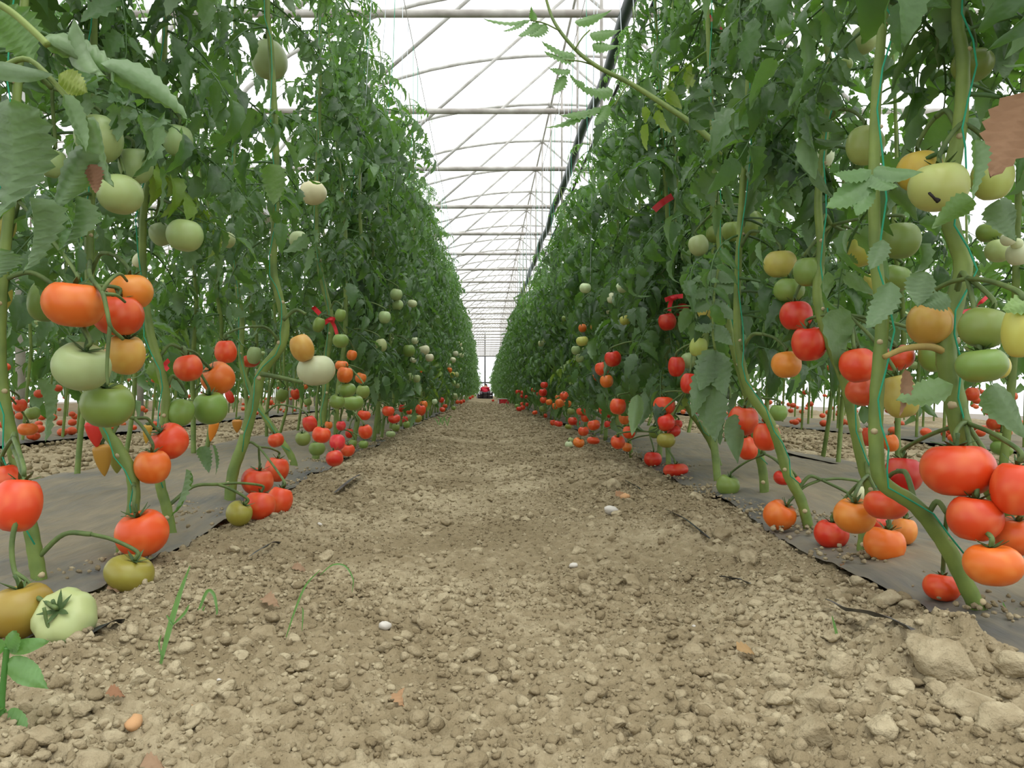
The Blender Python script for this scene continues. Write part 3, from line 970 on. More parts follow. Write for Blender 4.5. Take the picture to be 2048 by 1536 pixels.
 (1772, 1008, 84, 60, RO, 1, {'dd': .04}, 'orange-red tomato behind the bent stem in the low crowded cluster'),
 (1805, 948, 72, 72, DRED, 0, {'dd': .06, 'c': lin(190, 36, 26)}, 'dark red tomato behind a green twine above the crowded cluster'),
 (1770, 1088, 78, 70, OR, 1, {'ground': .01, 'c': lin(220, 112, 34)}, 'orange tomato lowest in the crowded cluster, next to a short stump'),
 (1808, 1061, 50, 54, OR, 0, {'dd': .06, 'c': lin(222, 132, 52)}, 'light orange tomato right of the lowest orange one'),
 (1752, 1045, 42, 32, RED, 0, {'dd': .06}, 'red tomato squeezed at the back of the crowded cluster'),
 (1915, 938, 130, 106, RO, 1, {}, 'very large orange-red tomato behind the thick leaning stem'),
 (2032, 975, 88, 108, RO, 0, {}, 'orange-red tomato cut off behind the thick leaning stem'),
 (1947, 1035, 100, 90, RO, 0, {}, 'round orange-red tomato under the very large one'),
 (2036, 1070, 82, 76, OR, 0, {'c': lin(210, 94, 34)}, 'orange tomato cut off above the low yellowish orange one'),
 (1983, 1128, 104, 82, OR, 1, {}, 'broad orange tomato lowest in the bunch beside the thick leaning stem'),
 (1884, 1174, 68, 54, RO, 1, {'ground': .005}, 'small orange-red tomato with a spiky calyx on the film by the stem base'),
 (1782, 885, 30, 36, OR, 0, {'row': 1.2}, 'orange tomato by the stem with soil behind it'),
 (1740, 872, 34, 40, RO, 0, {'row': 1.15, 'c': lin(196, 66, 34)}, 'dull orange-red tomato between two stems with soil behind'),
]
# smaller ones: px, py, w, h, colour, row offset in x (0 = first row)
TF = [
 (456, 480, 30, 30, PG), (278, 520, 22, 30, W), (508, 710, 28, 36, PG, -1.3), (500, 722, 36, 24, RO, -1.35), (55, 858, 36, 26, OR, -1.5), (40, 810, 26, 26, RO, -1.5), (65, 826, 28, 26, G, -1.5),
 (619, 847, 28, 33, RED), (606, 877, 31, 28, G), (643, 869, 38, 33, RO), (657, 850, 16, 16, OR), (682, 851, 20, 20, PK), (675, 884, 32, 32, PK), (670, 916, 36, 32, RED), (695, 900, 29, 25, RO), (705, 887, 18, 18, G), (728, 830, 26, 20, RO),
 (730, 863, 27, 29, RO), (699, 866, 16, 20, RED), (727, 889, 20, 16, G), (633, 897, 32, 28, G), (690, 749, 33, 33, OR), (684, 731, 26, 21, OR), (704, 710, 21, 21, OR), (722, 756, 22, 22, OR), (692, 780, 38, 29, G), (725, 783, 27, 28, G),
 (707, 805, 42, 31, G), (674, 803, 31, 28, G), (681, 681, 33, 28, DG), (638, 649, 24, 32, DG), (681, 630, 22, 26, G), (591, 788, 18, 23, RO, -1.4), (564, 790, 23, 28, G, -1.4), (611, 773, 11, 10, OR, -1.4), (616, 804, 16, 16, G, -1.4), (541, 805, 11, 11, RO, -2.9),
 (459, 793, 16, 28, RED, -1.3),
 (793, 589, 24, 24, PG), (795, 610, 23, 20, PG), (769, 634, 25, 25, PG), (824, 607, 19, 15, W), (762, 690, 23, 27, PG), (782, 681, 13, 16, W), (830, 681, 14, 14, W), (848, 700, 22, 19, W), (859, 715, 18, 16, W), (826, 720, 13, 10, W), (817, 701, 25, 25, G), (839, 741, 11, 14, OR),
 (821, 753, 12, 16, PG), (833, 757, 15, 16, PG), (808, 770, 12, 14, PG), (919, 688, 10, 10, W), (921, 698, 10, 9, W), (911, 707, 11, 11, W), (922, 710, 11, 11, W), (906, 720, 12, 11, W), (897, 730, 10, 9, W), (899, 740, 11, 11, OR), (904, 749, 11, 12, YG), (912, 749, 11, 11, PG),
 (919, 738, 7, 7, W), (906, 766, 11, 11, PG), (915, 771, 10, 10, PG), (910, 792, 11, 11, PG), (907, 816, 10, 9, G), (890, 812, 10, 8, RO), (883, 800, 11, 11, RED), (885, 819, 12, 9, RO), (869, 803, 11, 11, W), (922, 804, 8, 8, RO), (915, 804, 8, 8, RO), (927, 802, 7, 7, RED), (940, 796, 6, 6, RED), (945, 793, 6, 6, RED),
 (776, 822, 24, 21, RO), (788, 837, 26, 18, RED), (840, 820, 22, 23, RO), (847, 809, 16, 16, OR), (835, 837, 19, 16, OG), (810, 840, 12, 16, RED), (820, 834, 10, 10, PG), (813, 849, 15, 14, G), (820, 846, 9, 11, G), (792, 855, 16, 16, G), (781, 868, 19, 13, PG), (803, 816, 12, 16, RED), (818, 823, 12, 11, RO), (754, 836, 9, 10, RO),
 (1375, 508, 24, 32, PG), (1407, 651, 23, 22, YG), (1356, 848, 18, 18, RED), (1495, 868, 32, 22, RED), (1690, 130, 30, 26, DG), (1945, 788, 26, 28, RO, 1.5), (1990, 847, 30, 26, RO, 1.6), (1997, 875, 30, 22, G, 1.6), (2002, 897, 40, 28, G, 1.6), (1250, 640, 22, 20, YG), (1244, 575, 26, 19, W), (1224, 596, 18, 22, W), (1217, 620, 10, 16, W), (1171, 576, 24, 20, W),
 (1225, 717, 33, 32, RED), (1204, 737, 29, 28, RO), (1213, 762, 27, 26, OR), (1192, 755, 17, 16, RO), (1173, 732, 11, 13, RED), (1165, 656, 16, 17, OR), (1187, 654, 13, 13, YO), (1165, 682, 24, 20, YG), (1152, 700, 18, 18, PG), (1160, 716, 17, 17, PG), (1167, 700, 10, 12, PG), (1082, 687, 12, 12, PG), (1090, 680, 9, 10, PG), (1129, 637, 12, 11, G), (1126, 647, 9, 10, G), (1114, 716, 8, 8, W),
 (1088, 770, 15, 13, RED), (1086, 785, 17, 16, RED), (1087, 800, 15, 13, RO), (1098, 804, 13, 12, OR), (1086, 817, 15, 13, G), (1077, 788, 9, 9, RED), (1067, 780, 9, 9, RED), (1036, 784, 11, 9, RED), (1046, 785, 10, 9, RED), (1045, 792, 9, 8, RED), (1053, 794, 8, 8, RED), (1034, 812, 10, 8, G), (1044, 808, 8, 8, RO), (1046, 815, 10, 9, RED), (1038, 818, 12, 9, RED), (1054, 809, 7, 8, RED),
 (1129, 792, 18, 18, RO), (1116, 795, 11, 11, OR), (1119, 806, 18, 18, OR), (1135, 807, 15, 15, OR), (1110, 812, 12, 14, OR), (1142, 823, 16, 14, G), (1162, 823, 19, 15, RO), (1171, 834, 18, 20, RO), (1187, 850, 26, 21, RO), (1167, 862, 22, 19, RO), (1145, 842, 19, 17, RED), (1155, 846, 11, 12, RED), (1153, 835, 10, 9, PK), (1106, 845, 12, 12, RO), (1117, 847, 18, 12, RED),
 (1136, 853, 14, 10, OG), (1138, 889, 15, 14, W), (1142, 880, 11, 11, PG), (1158, 885, 23, 19, OR), (1186, 881, 25, 15, RO), (1235, 812, 32, 33, RO), (1249, 834, 22, 30, OR), (1257, 810, 13, 18, RED), (1254, 793, 17, 20, RED), (1206, 817, 18, 23, RED), (1219, 830, 12, 12, RED), (1218, 849, 19, 16, RED), (1258, 864, 25, 26, RO), (1236, 884, 29, 27, RO), (1254, 894, 20, 19, OR), (1070, 825, 11, 8, RO), (1091, 831, 8, 9, RED),
]


def tomato_mesh(seed, shape):
    r = np.random.default_rng(seed)
    nu, nv = 26, 15
    k = {0: 0, 1: 5, 2: 7, 3: 0}[shape]
    amp = {0: .012, 1: .025, 2: .085, 3: .01}[shape]
    ph, asx, asy = r.uniform(0, 6), r.uniform(-.06, .06), r.uniform(-.06, .06)
    V = []
    for j in range(nv + 1):
        th = PI * j / nv
        for i in range(nu):
            a = 2 * PI * i / nu
            st, ct = math.sin(th), math.cos(th)
            lob = 1 + amp * (abs(math.cos((k or 5) * (a + ph) / 2)) - .5) * 2 * (st ** .6) * (.45 + .55 * max(0, ct)) + .03 * math.cos(2 * a + ph)
            rr = st ** .92 * lob * (1 + asx * math.cos(a) + asy * math.sin(a))
            z = ct
            dim = math.exp(-(th / .42) ** 2) * .30 + math.exp(-((PI - th) / .3) ** 2) * -.07
            z -= dim
            if shape == 3: rr *= 1 - .10 * ct
            V.append((rr, math.radians(0) + a, z))
    P = [(r_ * math.cos(a), r_ * math.sin(a), z) for r_, a, z in V]
    Fc = [(j * nu + i, (j + 1) * nu + i, (j + 1) * nu + (i + 1) % nu, j * nu + (i + 1) % nu) for j in range(nv) for i in range(nu)]
    me = mesh('tomato', P, Fc, True, M_TOM)
    bm = bmesh.new(); bm.from_mesh(me); bmesh.ops.remove_doubles(bm, verts=bm.verts, dist=1e-5); bm.to_mesh(me); bm.free()
    return me


TOM = {s: [tomato_mesh(10 * s + q, s) for q in range(3)] for s in range(4)}


def calyx_mesh(seed):
    r = np.random.default_rng(seed)
    m_ = MB()
    for i in range(5 + seed % 2):
        a = 2 * PI * i / (5 + seed % 2) + r.uniform(-.15, .15)
        L, lift = r.uniform(.5, .75), r.uniform(.1, .8)
        rows = []
        for j in range(6):
            t = j / 5
            w = .085 * math.sin(PI * (.25 + .75 * t)) + .004
            rad = L * t
            z = .70 - .02 + .25 * math.sin(t * 2.0) * .6 + lift * t * t * .45 if t > 0 else .68
            for s in (-1, 0, 1):
                x, y = rad, s * w
                rows.append((x * math.cos(a) - y * math.sin(a), x * math.sin(a) + y * math.cos(a), z + (.03 if s == 0 else 0)))
        m_.add(rows, [(j * 3 + q, j * 3 + 3 + q, j * 3 + 4 + q, j * 3 + 1 + q) for j in range(5) for q in range(2)])
    m_.tube([(0, 0, .62), (.01, 0, .85), (.06, .02, 1.08), (.12, .02, 1.25)], [.075, .07, .06, .065], 6)
    return mesh('calyx', m_.v, m_.f, True, M_CALYX)


CAL = [calyx_mesh(s) for s in range(5)]
TOMATOES = []            # centre, radius, top point, projected ellipse


def add_tomato(c, w, h, col, shape, tilt, label, group, vis_calyx=True):
    k = len(TOMATOES)
    o = link('tomato', TOM[shape][k % 3])
    o.location = c
    sx = w / 2; sz = h / 2 / .93
    o.scale = (sx, sx, sz)
    rz = rng.uniform(0, 6.28)
    tx, ty = tilt if tilt else (rng.normal(0, .18), rng.normal(0, .15))
    R = Matrix.Rotation(math.atan2(tx, 1), 3, 'Y') @ Matrix.Rotation(-math.atan2(ty, 1), 3, 'X') @ Matrix.Rotation(rz, 3, 'Z')
    o.rotation_euler = R.to_euler()
    if tilt and abs(ty) > .8: o.scale = (sx, sx, sx * .78)
    o.color = tuple(max(0, q * rng.uniform(.92, 1.08)) for q in col[:3]) + (1,)
    tag(o, label, 'tomato', group)
    if vis_calyx:
        ca = link('calyx', CAL[k % 5], o)
        ca.rotation_euler = (0, 0, rng.uniform(0, 6))
    px, py = proj(c)
    top = Vector(c) + R @ Vector((.0, 0, o.scale[2] * 1.2))
    TOMATOES.append(dict(o=o, c=Vector(c), r=sx, top=top, px=px, py=py, pw=w * F / c[1] / 2, ph=h * F / c[1] / 2, d=c[1]))
    return o


def tomato_depth(px, py, w, h, opt):
    ds = F * .085 / w
    if 'd' in opt: d = opt['d']
    elif 'row' in opt: d = F * abs(opt['row']) / abs(px - VX)
    else:
        dr = F * (.64 if abs(px - VX) > 330 else .52) / abs(px - VX)
        d = math.sqrt(min(max(dr, .7 * ds), 1.5 * ds) * dr)
        X = abs(px - VX) * d / F
        X = min(max(X, .42), .86)
        d = F * X / abs(px - VX)
    d += opt.get('dd', 0) * .7
    g = opt.get('ground')
    dg = (CH - .012) * F / max(py + h / 2 - VY, 1)
    if g == 1: d = dg
    elif g: d = dg * (1 - g)
    else: d = min(d, dg)
    return d


for (px, py, w, h, col, shape, opt, label) in TN:
    d = tomato_depth(px, py, w, h, opt)
    add_tomato(at(px, py, d), w * d / F, h * d / F, opt.get('c', col), shape, opt.get('tilt'), label, None)
for rec in TF:
    px, py, w, h, col = rec[:5]
    opt = {'row': rec[5]} if len(rec) > 5 else {}
    d = tomato_depth(px, py, w, h, opt)
    nm = CN[id(col)]
    side = 'opposite' if px < VX else 'beside'
    where = 'low' if py > 780 else 'high'
    if len(rec) > 5:
        label = '%s tomato in a back row %s the red crate' % (nm, side); group = 'back row tomatoes'
    else:
        dist = 'near' if d < 6 else 'far'
        label = {'near': 'small %s tomato hanging %s in the row %s the red crate', 'far': 'tiny far-off %s tomato hanging %s in the row %s the red crate'}[dist] % (nm, where, side)
        group = 'small tomatoes of the rows'
    add_tomato(at(px, py, d), w * d / F, h * d / F, col, int(rng.integers(0, 2)), None, label, group, d < 9)
hand_n = len(TOMATOES)
fallen = at(986, 800, 25.0)
add_tomato(Vector((fallen.x, 25.0, .045)), .09, .075, RED, 1, None, 'single red tomato fallen on the middle of the path', None, True)

# ------------------------------------------------------------------ plants
BIG = [t for t in TOMATOES if t['pw'] > 4.5]
BPX = np.array([t['px'] for t in BIG]); BPY = np.array([t['py'] for t in BIG]); BW = np.array([t['pw'] for t in BIG]); BH = np.array([t['ph'] for t in BIG]); BD = np.array([t['d'] for t in BIG])
KEEP = [(1965, 200, 2048, 350, .95), (640, 610, 690, 690, 3.4), (1300, 375, 1350, 425, 3.0), (1325, 590, 1370, 640, 2.6)]      # tapes stay free of leaves


def covers(P, frac=0.10):
    """does a leaf with probe points P hide a tomato that the photograph shows?"""
    y = P[:, 1]
    f = y > .12
    if not f.any(): return False
    P = P[f]; y = P[:, 1]
    px = VX + F * P[:, 0] / y; py = VY - F * (P[:, 2] - CH) / y
    ins = (((px[:, None] - BPX) / BW) ** 2 + ((py[:, None] - BPY) / BH) ** 2 < .8) & (y[:, None] < BD + .01)
    if (ins.sum(0) > 1).any(): return True
    for (x0, y0, x1, y1, d) in KEEP:
        if ((px > x0) & (px < x1) & (py > y0) & (py < y1) & (y < d)).any(): return True
    return False


PLANTS = []
n_leaf = 0


def rot_z(a):
    return np.array([[math.cos(a), -math.sin(a), 0], [math.sin(a), math.cos(a), 0], [0, 0, 1]])


def add_leaf(plant, p, yaw, pitch, roll, scale, tint, limit=.42, strict=True, young=False):
    """attach one compound leaf, unless it would hang into the path or hide fruit"""
    global n_leaf
    k = int(rng.integers(16, 24)) if young else int(rng.integers(0, 16))
    R = Euler((roll, pitch, yaw), 'XYZ').to_matrix()
    P = LEAF_PROBE[k] @ np.array(R).T * scale + np.array(p)
    if strict:
        if (np.abs(P[:, 0]) < limit).any(): return False
        if P[:, 2].min() < .03: return False
        if covers(P): return False
        if (P[:, 1] < .45).any() and (np.abs(P[:, 0] / np.maximum(P[:, 1], .05)) < .75).any(): return False
    o = link('leaf', LEAVES[k], plant['root'])
    o.location = Vector(p) - plant['root'].location
    o.rotation_euler = (roll, pitch, yaw)
    o.scale = (scale,) * 3
    o.color = tint
    n_leaf += 1
    return True


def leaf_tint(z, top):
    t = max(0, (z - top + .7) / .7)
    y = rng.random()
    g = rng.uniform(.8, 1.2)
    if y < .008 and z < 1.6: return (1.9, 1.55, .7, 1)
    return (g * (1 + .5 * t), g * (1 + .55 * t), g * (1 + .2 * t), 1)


def stem_points(base, top_z, lean, r=rng):
    pts = [Vector(base)]
    n = 9
    x, y = base[0], base[1]
    kx, ky = r.normal(0, .5), r.normal(0, .5)
    for i in range(1, n + 1):
        t = i / n
        x = base[0] + lean[0] * t + .05 * math.sin(kx + 4 * t) + r.normal(0, .012)
        y = base[1] + lean[1] * t + .06 * math.sin(ky + 5 * t) + r.normal(0, .012)
        pts.append(Vector((x, y, base[2] + (top_z - base[2]) * t)))
    return pts


def make_plant(pts, r0, label, group, leaves=24, zmin=.5, limit=.42, individual=True, nseg=8, shared=None, side=1, strict=True, scale=(.75, 1.25), scar=True):
    base = Vector(pts[0])
    root = tag(empty('tomato_plant', base), label, 'tomato plant', group)
    sp_ = spline(pts, 6)
    n = len(sp_)
    rad = [max(.0022, r0 * (1 - .75 * (i / n) ** 1.3)) * (1 + .04 * math.sin(i * 2.3)) for i in range(n)]
    m_ = MB(); m_.tube([q - base for q in sp_], rad, nseg)
    stem_o = m_.build('stem', M_STEM, root)
    if group is None and scar:
        for j in range(4, n - 8, 9):
            q = sp_[j]
            if q.z > 1.3: break
            a = rng.uniform(-2.6, -.5)
            e = Vector((math.cos(a), math.sin(a), .25)).normalized()
            m2 = MB(); m2.tube([q - base + e * rad[j] * .7, q - base + e * (rad[j] + .001), q - base + e * (rad[j] + .0028)], [rad[j] * .55, rad[j] * .36, rad[j] * .22], 7)
            m2.build('cut_scar', M_SCAR, stem_o)
    plant = dict(root=root, pts=sp_, rad=rad, side=side)
    PLANTS.append(plant)
    top = sp_[-1].z
    if individual:
        cnt = tries = 0
        while cnt < leaves and tries < leaves * 7:
            tries += 1
            q = rng.random()
            z = zmin + (top - zmin) * (q ** 1.12)
            i = min(range(n), key=lambda k: abs(sp_[k].z - z))
            p = sp_[i]
            yaw = rng.uniform(0, 2 * PI)
            small = 1 - .45 * max(0, (z - top + .35) / .35)
            if add_leaf(plant, p, yaw, rng.uniform(-.1, .55), rng.normal(0, .25), rng.uniform(*scale) * small, leaf_tint(z, top), limit - (.1 if z > top - .5 else 0), strict, z > top - .7 * rng.random() - .25): cnt += 1
    return plant


def P(*pp, d):
    return [at(a, b, d) for a, b in pp]


def up_to(pts, z, dx=0.0, dy=.05):
    """carry a stem on above the frame to height z"""
    e = pts[-1]
    k = max(2, int((z - e.z) / .3))
    return pts + [Vector((e.x + dx * (i / k) + .02 * math.sin(i * 2.1), e.y + dy * i / k + .02 * math.cos(i * 1.7), e.z + (z - e.z) * i / k)) for i in range(1, k + 1)]


near = [
 # pixel path of the stem from the ground up, distance, radius, label
 ([(84, 1190), (74, 1130), (62, 1060), (42, 970), (25, 885), (8, 800), (0, 700), (5, 560), (20, 400), (30, 250), (40, 100)], 1.20, .012, 'tomato plant behind the ribbed pale green ground tomato, with a forked fruit stalk', -1, 24, .50),
 ([(250, 1122), (246, 1090), (266, 1020), (264, 950), (236, 895), (208, 850), (190, 750), (184, 650), (178, 500), (184, 330), (188, 150), (190, 0)], 1.42, .013, 'tomato plant carrying the big mixed cluster of orange and green fruit', -1, 26, .62),
 ([(346, 1078), (333, 1015), (320, 965), (322, 900), (332, 800), (318, 730), (300, 660), (286, 560), (288, 420), (310, 300), (325, 200), (330, 60), (335, 0)], 1.64, .012, 'tomato plant with thin straight lower stem standing in the mulch film edge', -1, 24, .6),
 ([(458, 1016), (466, 945), (488, 880), (510, 795), (525, 742), (560, 695), (570, 650), (556, 585), (546, 530), (552, 400), (550, 250), (542, 100), (535, 0)], 2.10, .017, 'tomato plant with a thick stem bent sharply like a knee', -1, 26, .75),
 ([(592, 942), (582, 912), (560, 878), (528, 830), (500, 780), (482, 720), (484, 640), (470, 540), (466, 400), (470, 200), (470, 0)], 3.05, .015, 'tomato plant leaning across behind the knee-bent stem', -1, 26, .8),
 ([(630, 928), (636, 880), (650, 800), (652, 720), (662, 640), (640, 540), (632, 430), (636, 300), (640, 150), (640, 0)], 3.36, .018, 'tomato plant with a red tape tied round its stem above pale fruit', -1, 30, .7),
 ([(1968, 1240), (1938, 1182), (1892, 1092), (1832, 1012), (1764, 962), (1752, 880), (1754, 780), (1764, 640), (1752, 520), (1748, 380), (1752, 200), (1764, 60), (1770, 0)], 1.07, .0125, 'tomato plant whose green stem bends low over the crowded orange cluster', 1, 24, .62),
 ([(2175, 1246), (2090, 1120), (1996, 990), (1932, 885), (1906, 780), (1892, 700), (1908, 610), (1926, 530), (1900, 440), (1906, 330), (1920, 250), (1926, 120), (1915, 0)], 1.06, .0165, 'tomato plant with the thickest stem and a cut dry side stalk', 1, 26, .55),
 ([(1724, 1124), (1730, 1070), (1742, 990), (1726, 930), (1704, 830), (1690, 765), (1656, 680), (1634, 590), (1642, 500), (1636, 400), (1648, 290), (1660, 150), (1650, 20)], 1.44, .0125, 'tomato plant with a slanting stem beside the six-fruit cluster', 1, 26, .55),
 ([(1622, 1072), (1602, 1000), (1576, 950), (1556, 885), (1538, 840), (1502, 790), (1484, 730), (1474, 650), (1478, 500), (1490, 300), (1500, 100), (1505, 0)], 1.69, .0125, 'tomato plant with a pale forked stem near the deeply ribbed orange tomato', 1, 28, .5),
 ([(1530, 1006), (1526, 945), (1514, 890), (1496, 800), (1468, 700), (1456, 640), (1440, 500), (1430, 350), (1420, 150), (1415, 0)], 2.18, .014, 'tomato plant behind the large orange-red tomato and round dark leaf', 1, 30, .55),
 ([(1442, 940), (1424, 890), (1400, 850), (1370, 800), (1360, 700), (1352, 620), (1340, 500), (1330, 350), (1320, 150), (1310, 0)], 3.05, .014, 'tomato plant with red tape near the deep red shaded fruit', 1, 32, .7),
]
for pp, d, r0, lab, sd, nl, zm in near:
    pts = P(*pp, d=d)
    pts[0].z = .0
    pts = up_to(pts, 2.5 if sd < 0 else 2.25)
    make_plant(pts, r0, lab, None, int(nl * 2.1), zm, .40, side=sd, scale=(.55, 1.0))

# the rest of the first rows
def row_plants(x, ys, top, leaves, label, group, side, zmin, limit, scale=(.75, 1.25), r0=.012, lean=0.0):
    for y in ys:
        xb = x + rng.normal(0, .035)
        tz = top + rng.normal(0, .12)
        pts = stem_points((xb, y + rng.normal(0, .05), .0), tz, (lean + rng.normal(0, .05), rng.normal(0, .1)))
        make_plant(pts, r0 * rng.uniform(.85, 1.2), label, group, leaves, zmin, limit, True, 6, None, side, True, scale)


YA = np.arange(3.75, 13.5, .40)
row_plants(-.74, YA, 2.75, 60, 'leafy tomato plant standing along the tall row opposite the red crate', 'tomato plants opposite the crate', -1, .50, .44, (.8, 1.35))
row_plants(.80, np.concatenate([[2.5, 2.85], np.arange(3.4, 13.5, .40)]), 2.12, 62, 'leafy tomato plant standing along the row that the red crate lies against', 'tomato plants beside the crate', 1, .42, .46, (.8, 1.35))
row_plants(-1.47, np.arange(1.75, 8.0, .46), 2.1, 26, 'tomato plant in the second row behind the tall row opposite the red crate', 'second row plants opposite the crate', -1, .60, .44, (.8, 1.3))
row_plants(1.50, np.arange(1.75, 8.0, .46), 2.0, 26, 'tomato plant in the second row behind the row beside the red crate', 'second row plants beside the crate', 1, .60, .44, (.8, 1.3))


# farther plants: whole foliage as one part
def foliage_mesh(seed, height, zmin, nleaf, spread=.95, src=LOWLEAF):
    r = np.random.default_rng(seed)
    Vs, Ts, tn, b = [], [], [], 0
    for i in range(nleaf):
        z = zmin + (height - zmin) * r.random()
        v, t, tt = src[int(r.integers(0, len(src)))]
        R = np.array(Euler((r.normal(0, .3), r.uniform(-.1, .55), r.uniform(0, 6.28)), 'XYZ').to_matrix())
        s = r.uniform(.8, 1.3) * spread * (1 - .4 * max(0, (z - height + .4) / .4))
        Vs.append(v @ R.T * s + np.array((r.normal(0, .03), r.normal(0, .05), z)))
        Ts.append(t + b); b += len(v)
        tn.append(np.clip(tt + r.uniform(-.1, .4), 0, 1))
    return np.concatenate(Vs), np.concatenate(Ts), np.concatenate(tn)


FOL_L = [tri_mesh('foliage', *foliage_mesh(500 + s, 2.8, .42, 54)[:2], True, M_LEAF, foliage_mesh(500 + s, 2.8, .42, 54)[2]) for s in range(6)]
FOL_R = [tri_mesh('foliage', *foliage_mesh(520 + s, 2.2, .34, 54)[:2], True, M_LEAF, foliage_mesh(520 + s, 2.2, .34, 54)[2]) for s in range(6)]
STEM_FAR = []
for s in range(3):
    m_ = MB(); m_.tube(spline(stem_points((0, 0, -.02), 2.5, (.05, .05)), 3), .011, 5); STEM_FAR.append(mesh('stem', m_.v, m_.f, True, M_STEM))
for side, x, fol, lab, grp in ((-1, -.76, FOL_L, 'leafy tomato plant far down the tall row opposite the red crate', 'far tomato plants opposite the crate'),
                               (1, .82, FOL_R, 'leafy tomato plant far down the row that the red crate lies against', 'far tomato plants beside the crate')):
    for k, y in enumerate(np.arange(13.6, 46, .42)):
        root = tag(empty('tomato_plant', (x + rng.normal(0, .04), y, 0)), lab, 'tomato plant', grp)
        link('stem', STEM_FAR[k % 3], root)
        f = link('foliage', fol[k % 6], root)
        f['kind'] = 'stuff'
        f.rotation_euler = (0, 0, rng.uniform(0, 6.28))
        f.scale = (1, 1, rng.uniform(.93, 1.06))
for side, x, lab, grp in ((-1, -1.47, 'tomato plant far back in the second row opposite the red crate', 'far second row plants opposite the crate'),
                          (1, 1.5, 'tomato plant far back in the second row beside the red crate', 'far second row plants beside the crate')):
    for k, y in enumerate(np.arange(8.1, 24, .5)):
        root = tag(empty('tomato_plant', (x + rng.normal(0, .04), y, 0)), lab, 'tomato plant', grp)
        link('stem', STEM_FAR[k % 3], root)
        f = link('foliage', FOL_R[k % 6], root)
        f['kind'] = 'stuff'
        f.rotation_euler = (0, 0, rng.uniform(0, 6.28))
# all rows behind: nobody could count them
Vs, Ts, tn, b = [], [], [], 0
sm = MB()
for x, y0, y1, st in ((-2.95, 3.6, 26, .5), (-3.75, 4.6, 26, .55), (-5.2, 6, 26, .6), (-6.0, 7, 26, .6), (2.95, 3.6, 24, .5), (3.75, 4.6, 24, .55), (5.2, 6.5, 20, .7), (-.76, 46, 59, .45), (.82, 46, 59, .45), (-7.6, 9, 24, .7)):
    for y in np.arange(y0, y1, st):
        hgt = rng.uniform(1.7, 2.1)
        v, t, tt = foliage_mesh(int(rng.integers(1e6)), hgt, .55, 15, 1.15, VLOW)
        yo = y + rng.normal(0, .08); xo = x + rng.normal(0, .05)
        Vs.append(v + np.array((xo, yo, 0))); Ts.append(t + b); tn.append(tt); b += len(v)
        sm.tube([(xo, yo, -.03), (xo + .04, yo + .03, .6), (xo, yo, hgt)], .011, 4, False)
o = link('background_tomato_rows', tri_mesh('background_tomato_rows', np.concatenate(Vs), np.concatenate(Ts), True, M_LEAF, np.concatenate(tn)))
tag(o, 'dense green tomato foliage of the rows farther across the alleys', 'foliage', None, 'stuff')
st_o = sm.build('background_stem', M_STEM, o)
st_o['kind'] = 'stuff'
# fruit on the rows behind, too many and too small to count
vr, fr = ico(2)
n = 620
pick = rng.random(n)
rows_x = np.array([-2.95, -3.75, 2.95, 3.75, -5.2, 5.2, -2.95, 2.95])
xx = rows_x[rng.integers(0, 8, n)]; yv = np.abs(xx) * 1.45 + rng.random(n) ** 1.5 * 12
zz = .05 + rng.random(n) ** 2.2 * 1.3
for nm, m_, sel, lab in (('background_red_tomatoes', lin(206, 78, 34), zz + rng.normal(0, .15, n) < .5, 'scattered red and orange tomatoes low on the rows farther back'), ('background_green_tomatoes', PG, None, 'scattered pale green tomatoes on the rows farther back')):
    if sel is None: sel = ~prev
    prev = sel
    idx = np.where(sel)[0]
    P0 = np.stack([xx[idx] + rng.normal(0, .13, len(idx)), yv[idx], zz[idx]], 1)
    S = rng.uniform(.022, .036, len(idx))
    V = (vr[None] * np.array([1, 1, .85]) * S[:, None, None] + P0[:, None, :]).reshape(-1, 3)
    T = (fr[None] + (np.arange(len(idx)) * len(vr))[:, None, None]).reshape(-1, 3)
    o = link(nm[:-2] if nm.endswith('oes') else nm, tri_mesh(nm, V, T, True, M_TOM))
    o.color = m_
    tag(o, lab, 'tomatoes', None, 'stuff')

# ------------------------------------------------------------------ fruit stalks from the stems to the fruit
def nearest_plant(t):
    best, bd = None, 9
    for pl in PLANTS:
        rp = pl['root'].location
        if abs(rp.y - t['c'].y) > .6: continue
        for i, q in enumerate(pl['pts']):
            if q.z < t['top'].z - .02 or q.z > t['top'].z + .16: continue
            dd = (q - t['top']).length
            if dd < bd: best, bd, bi = pl, dd, i
    return (best, bi, bd) if best else (None, 0, 9)


clusters = {}
for t in TOMATOES[:hand_n]:
    if t['d'] > 9: continue
    pl, i, dd = nearest_plant(t)
    if not pl or dd > .26: continue
    clusters.setdefault((id(pl), int(t['top'].z / .17)), [pl, []])[1].append((t, i))
for (k, zb), (pl, ts) in clusters.items():
    base = pl['root'].location
    i0 = max(i for _, i in ts)
    q = pl['pts'][i0]
    ctr = sum((t['top'] for t, _ in ts), Vector()) / len(ts)
    hub = q.lerp(ctr, .55) + Vector((0, 0, .035))
    m_ = MB()
    m_.tube([p_ - base for p_ in spline([q, q.lerp(hub, .5) + Vector((0, 0, .02)), hub], 5)], [.0042] * 11, 6)
    for t, _ in ts:
        up = (t['top'] - t['c']).normalized()
        e = t['top'] - up * .012
        m_.tube([p_ - base for p_ in spline([hub, hub.lerp(e, .5) + Vector((0, 0, .012)), e + up * .014, e], 5)], [.0034] * 16, 5)
    m_.build('fruit_stalk', M_STALK, pl['root'])


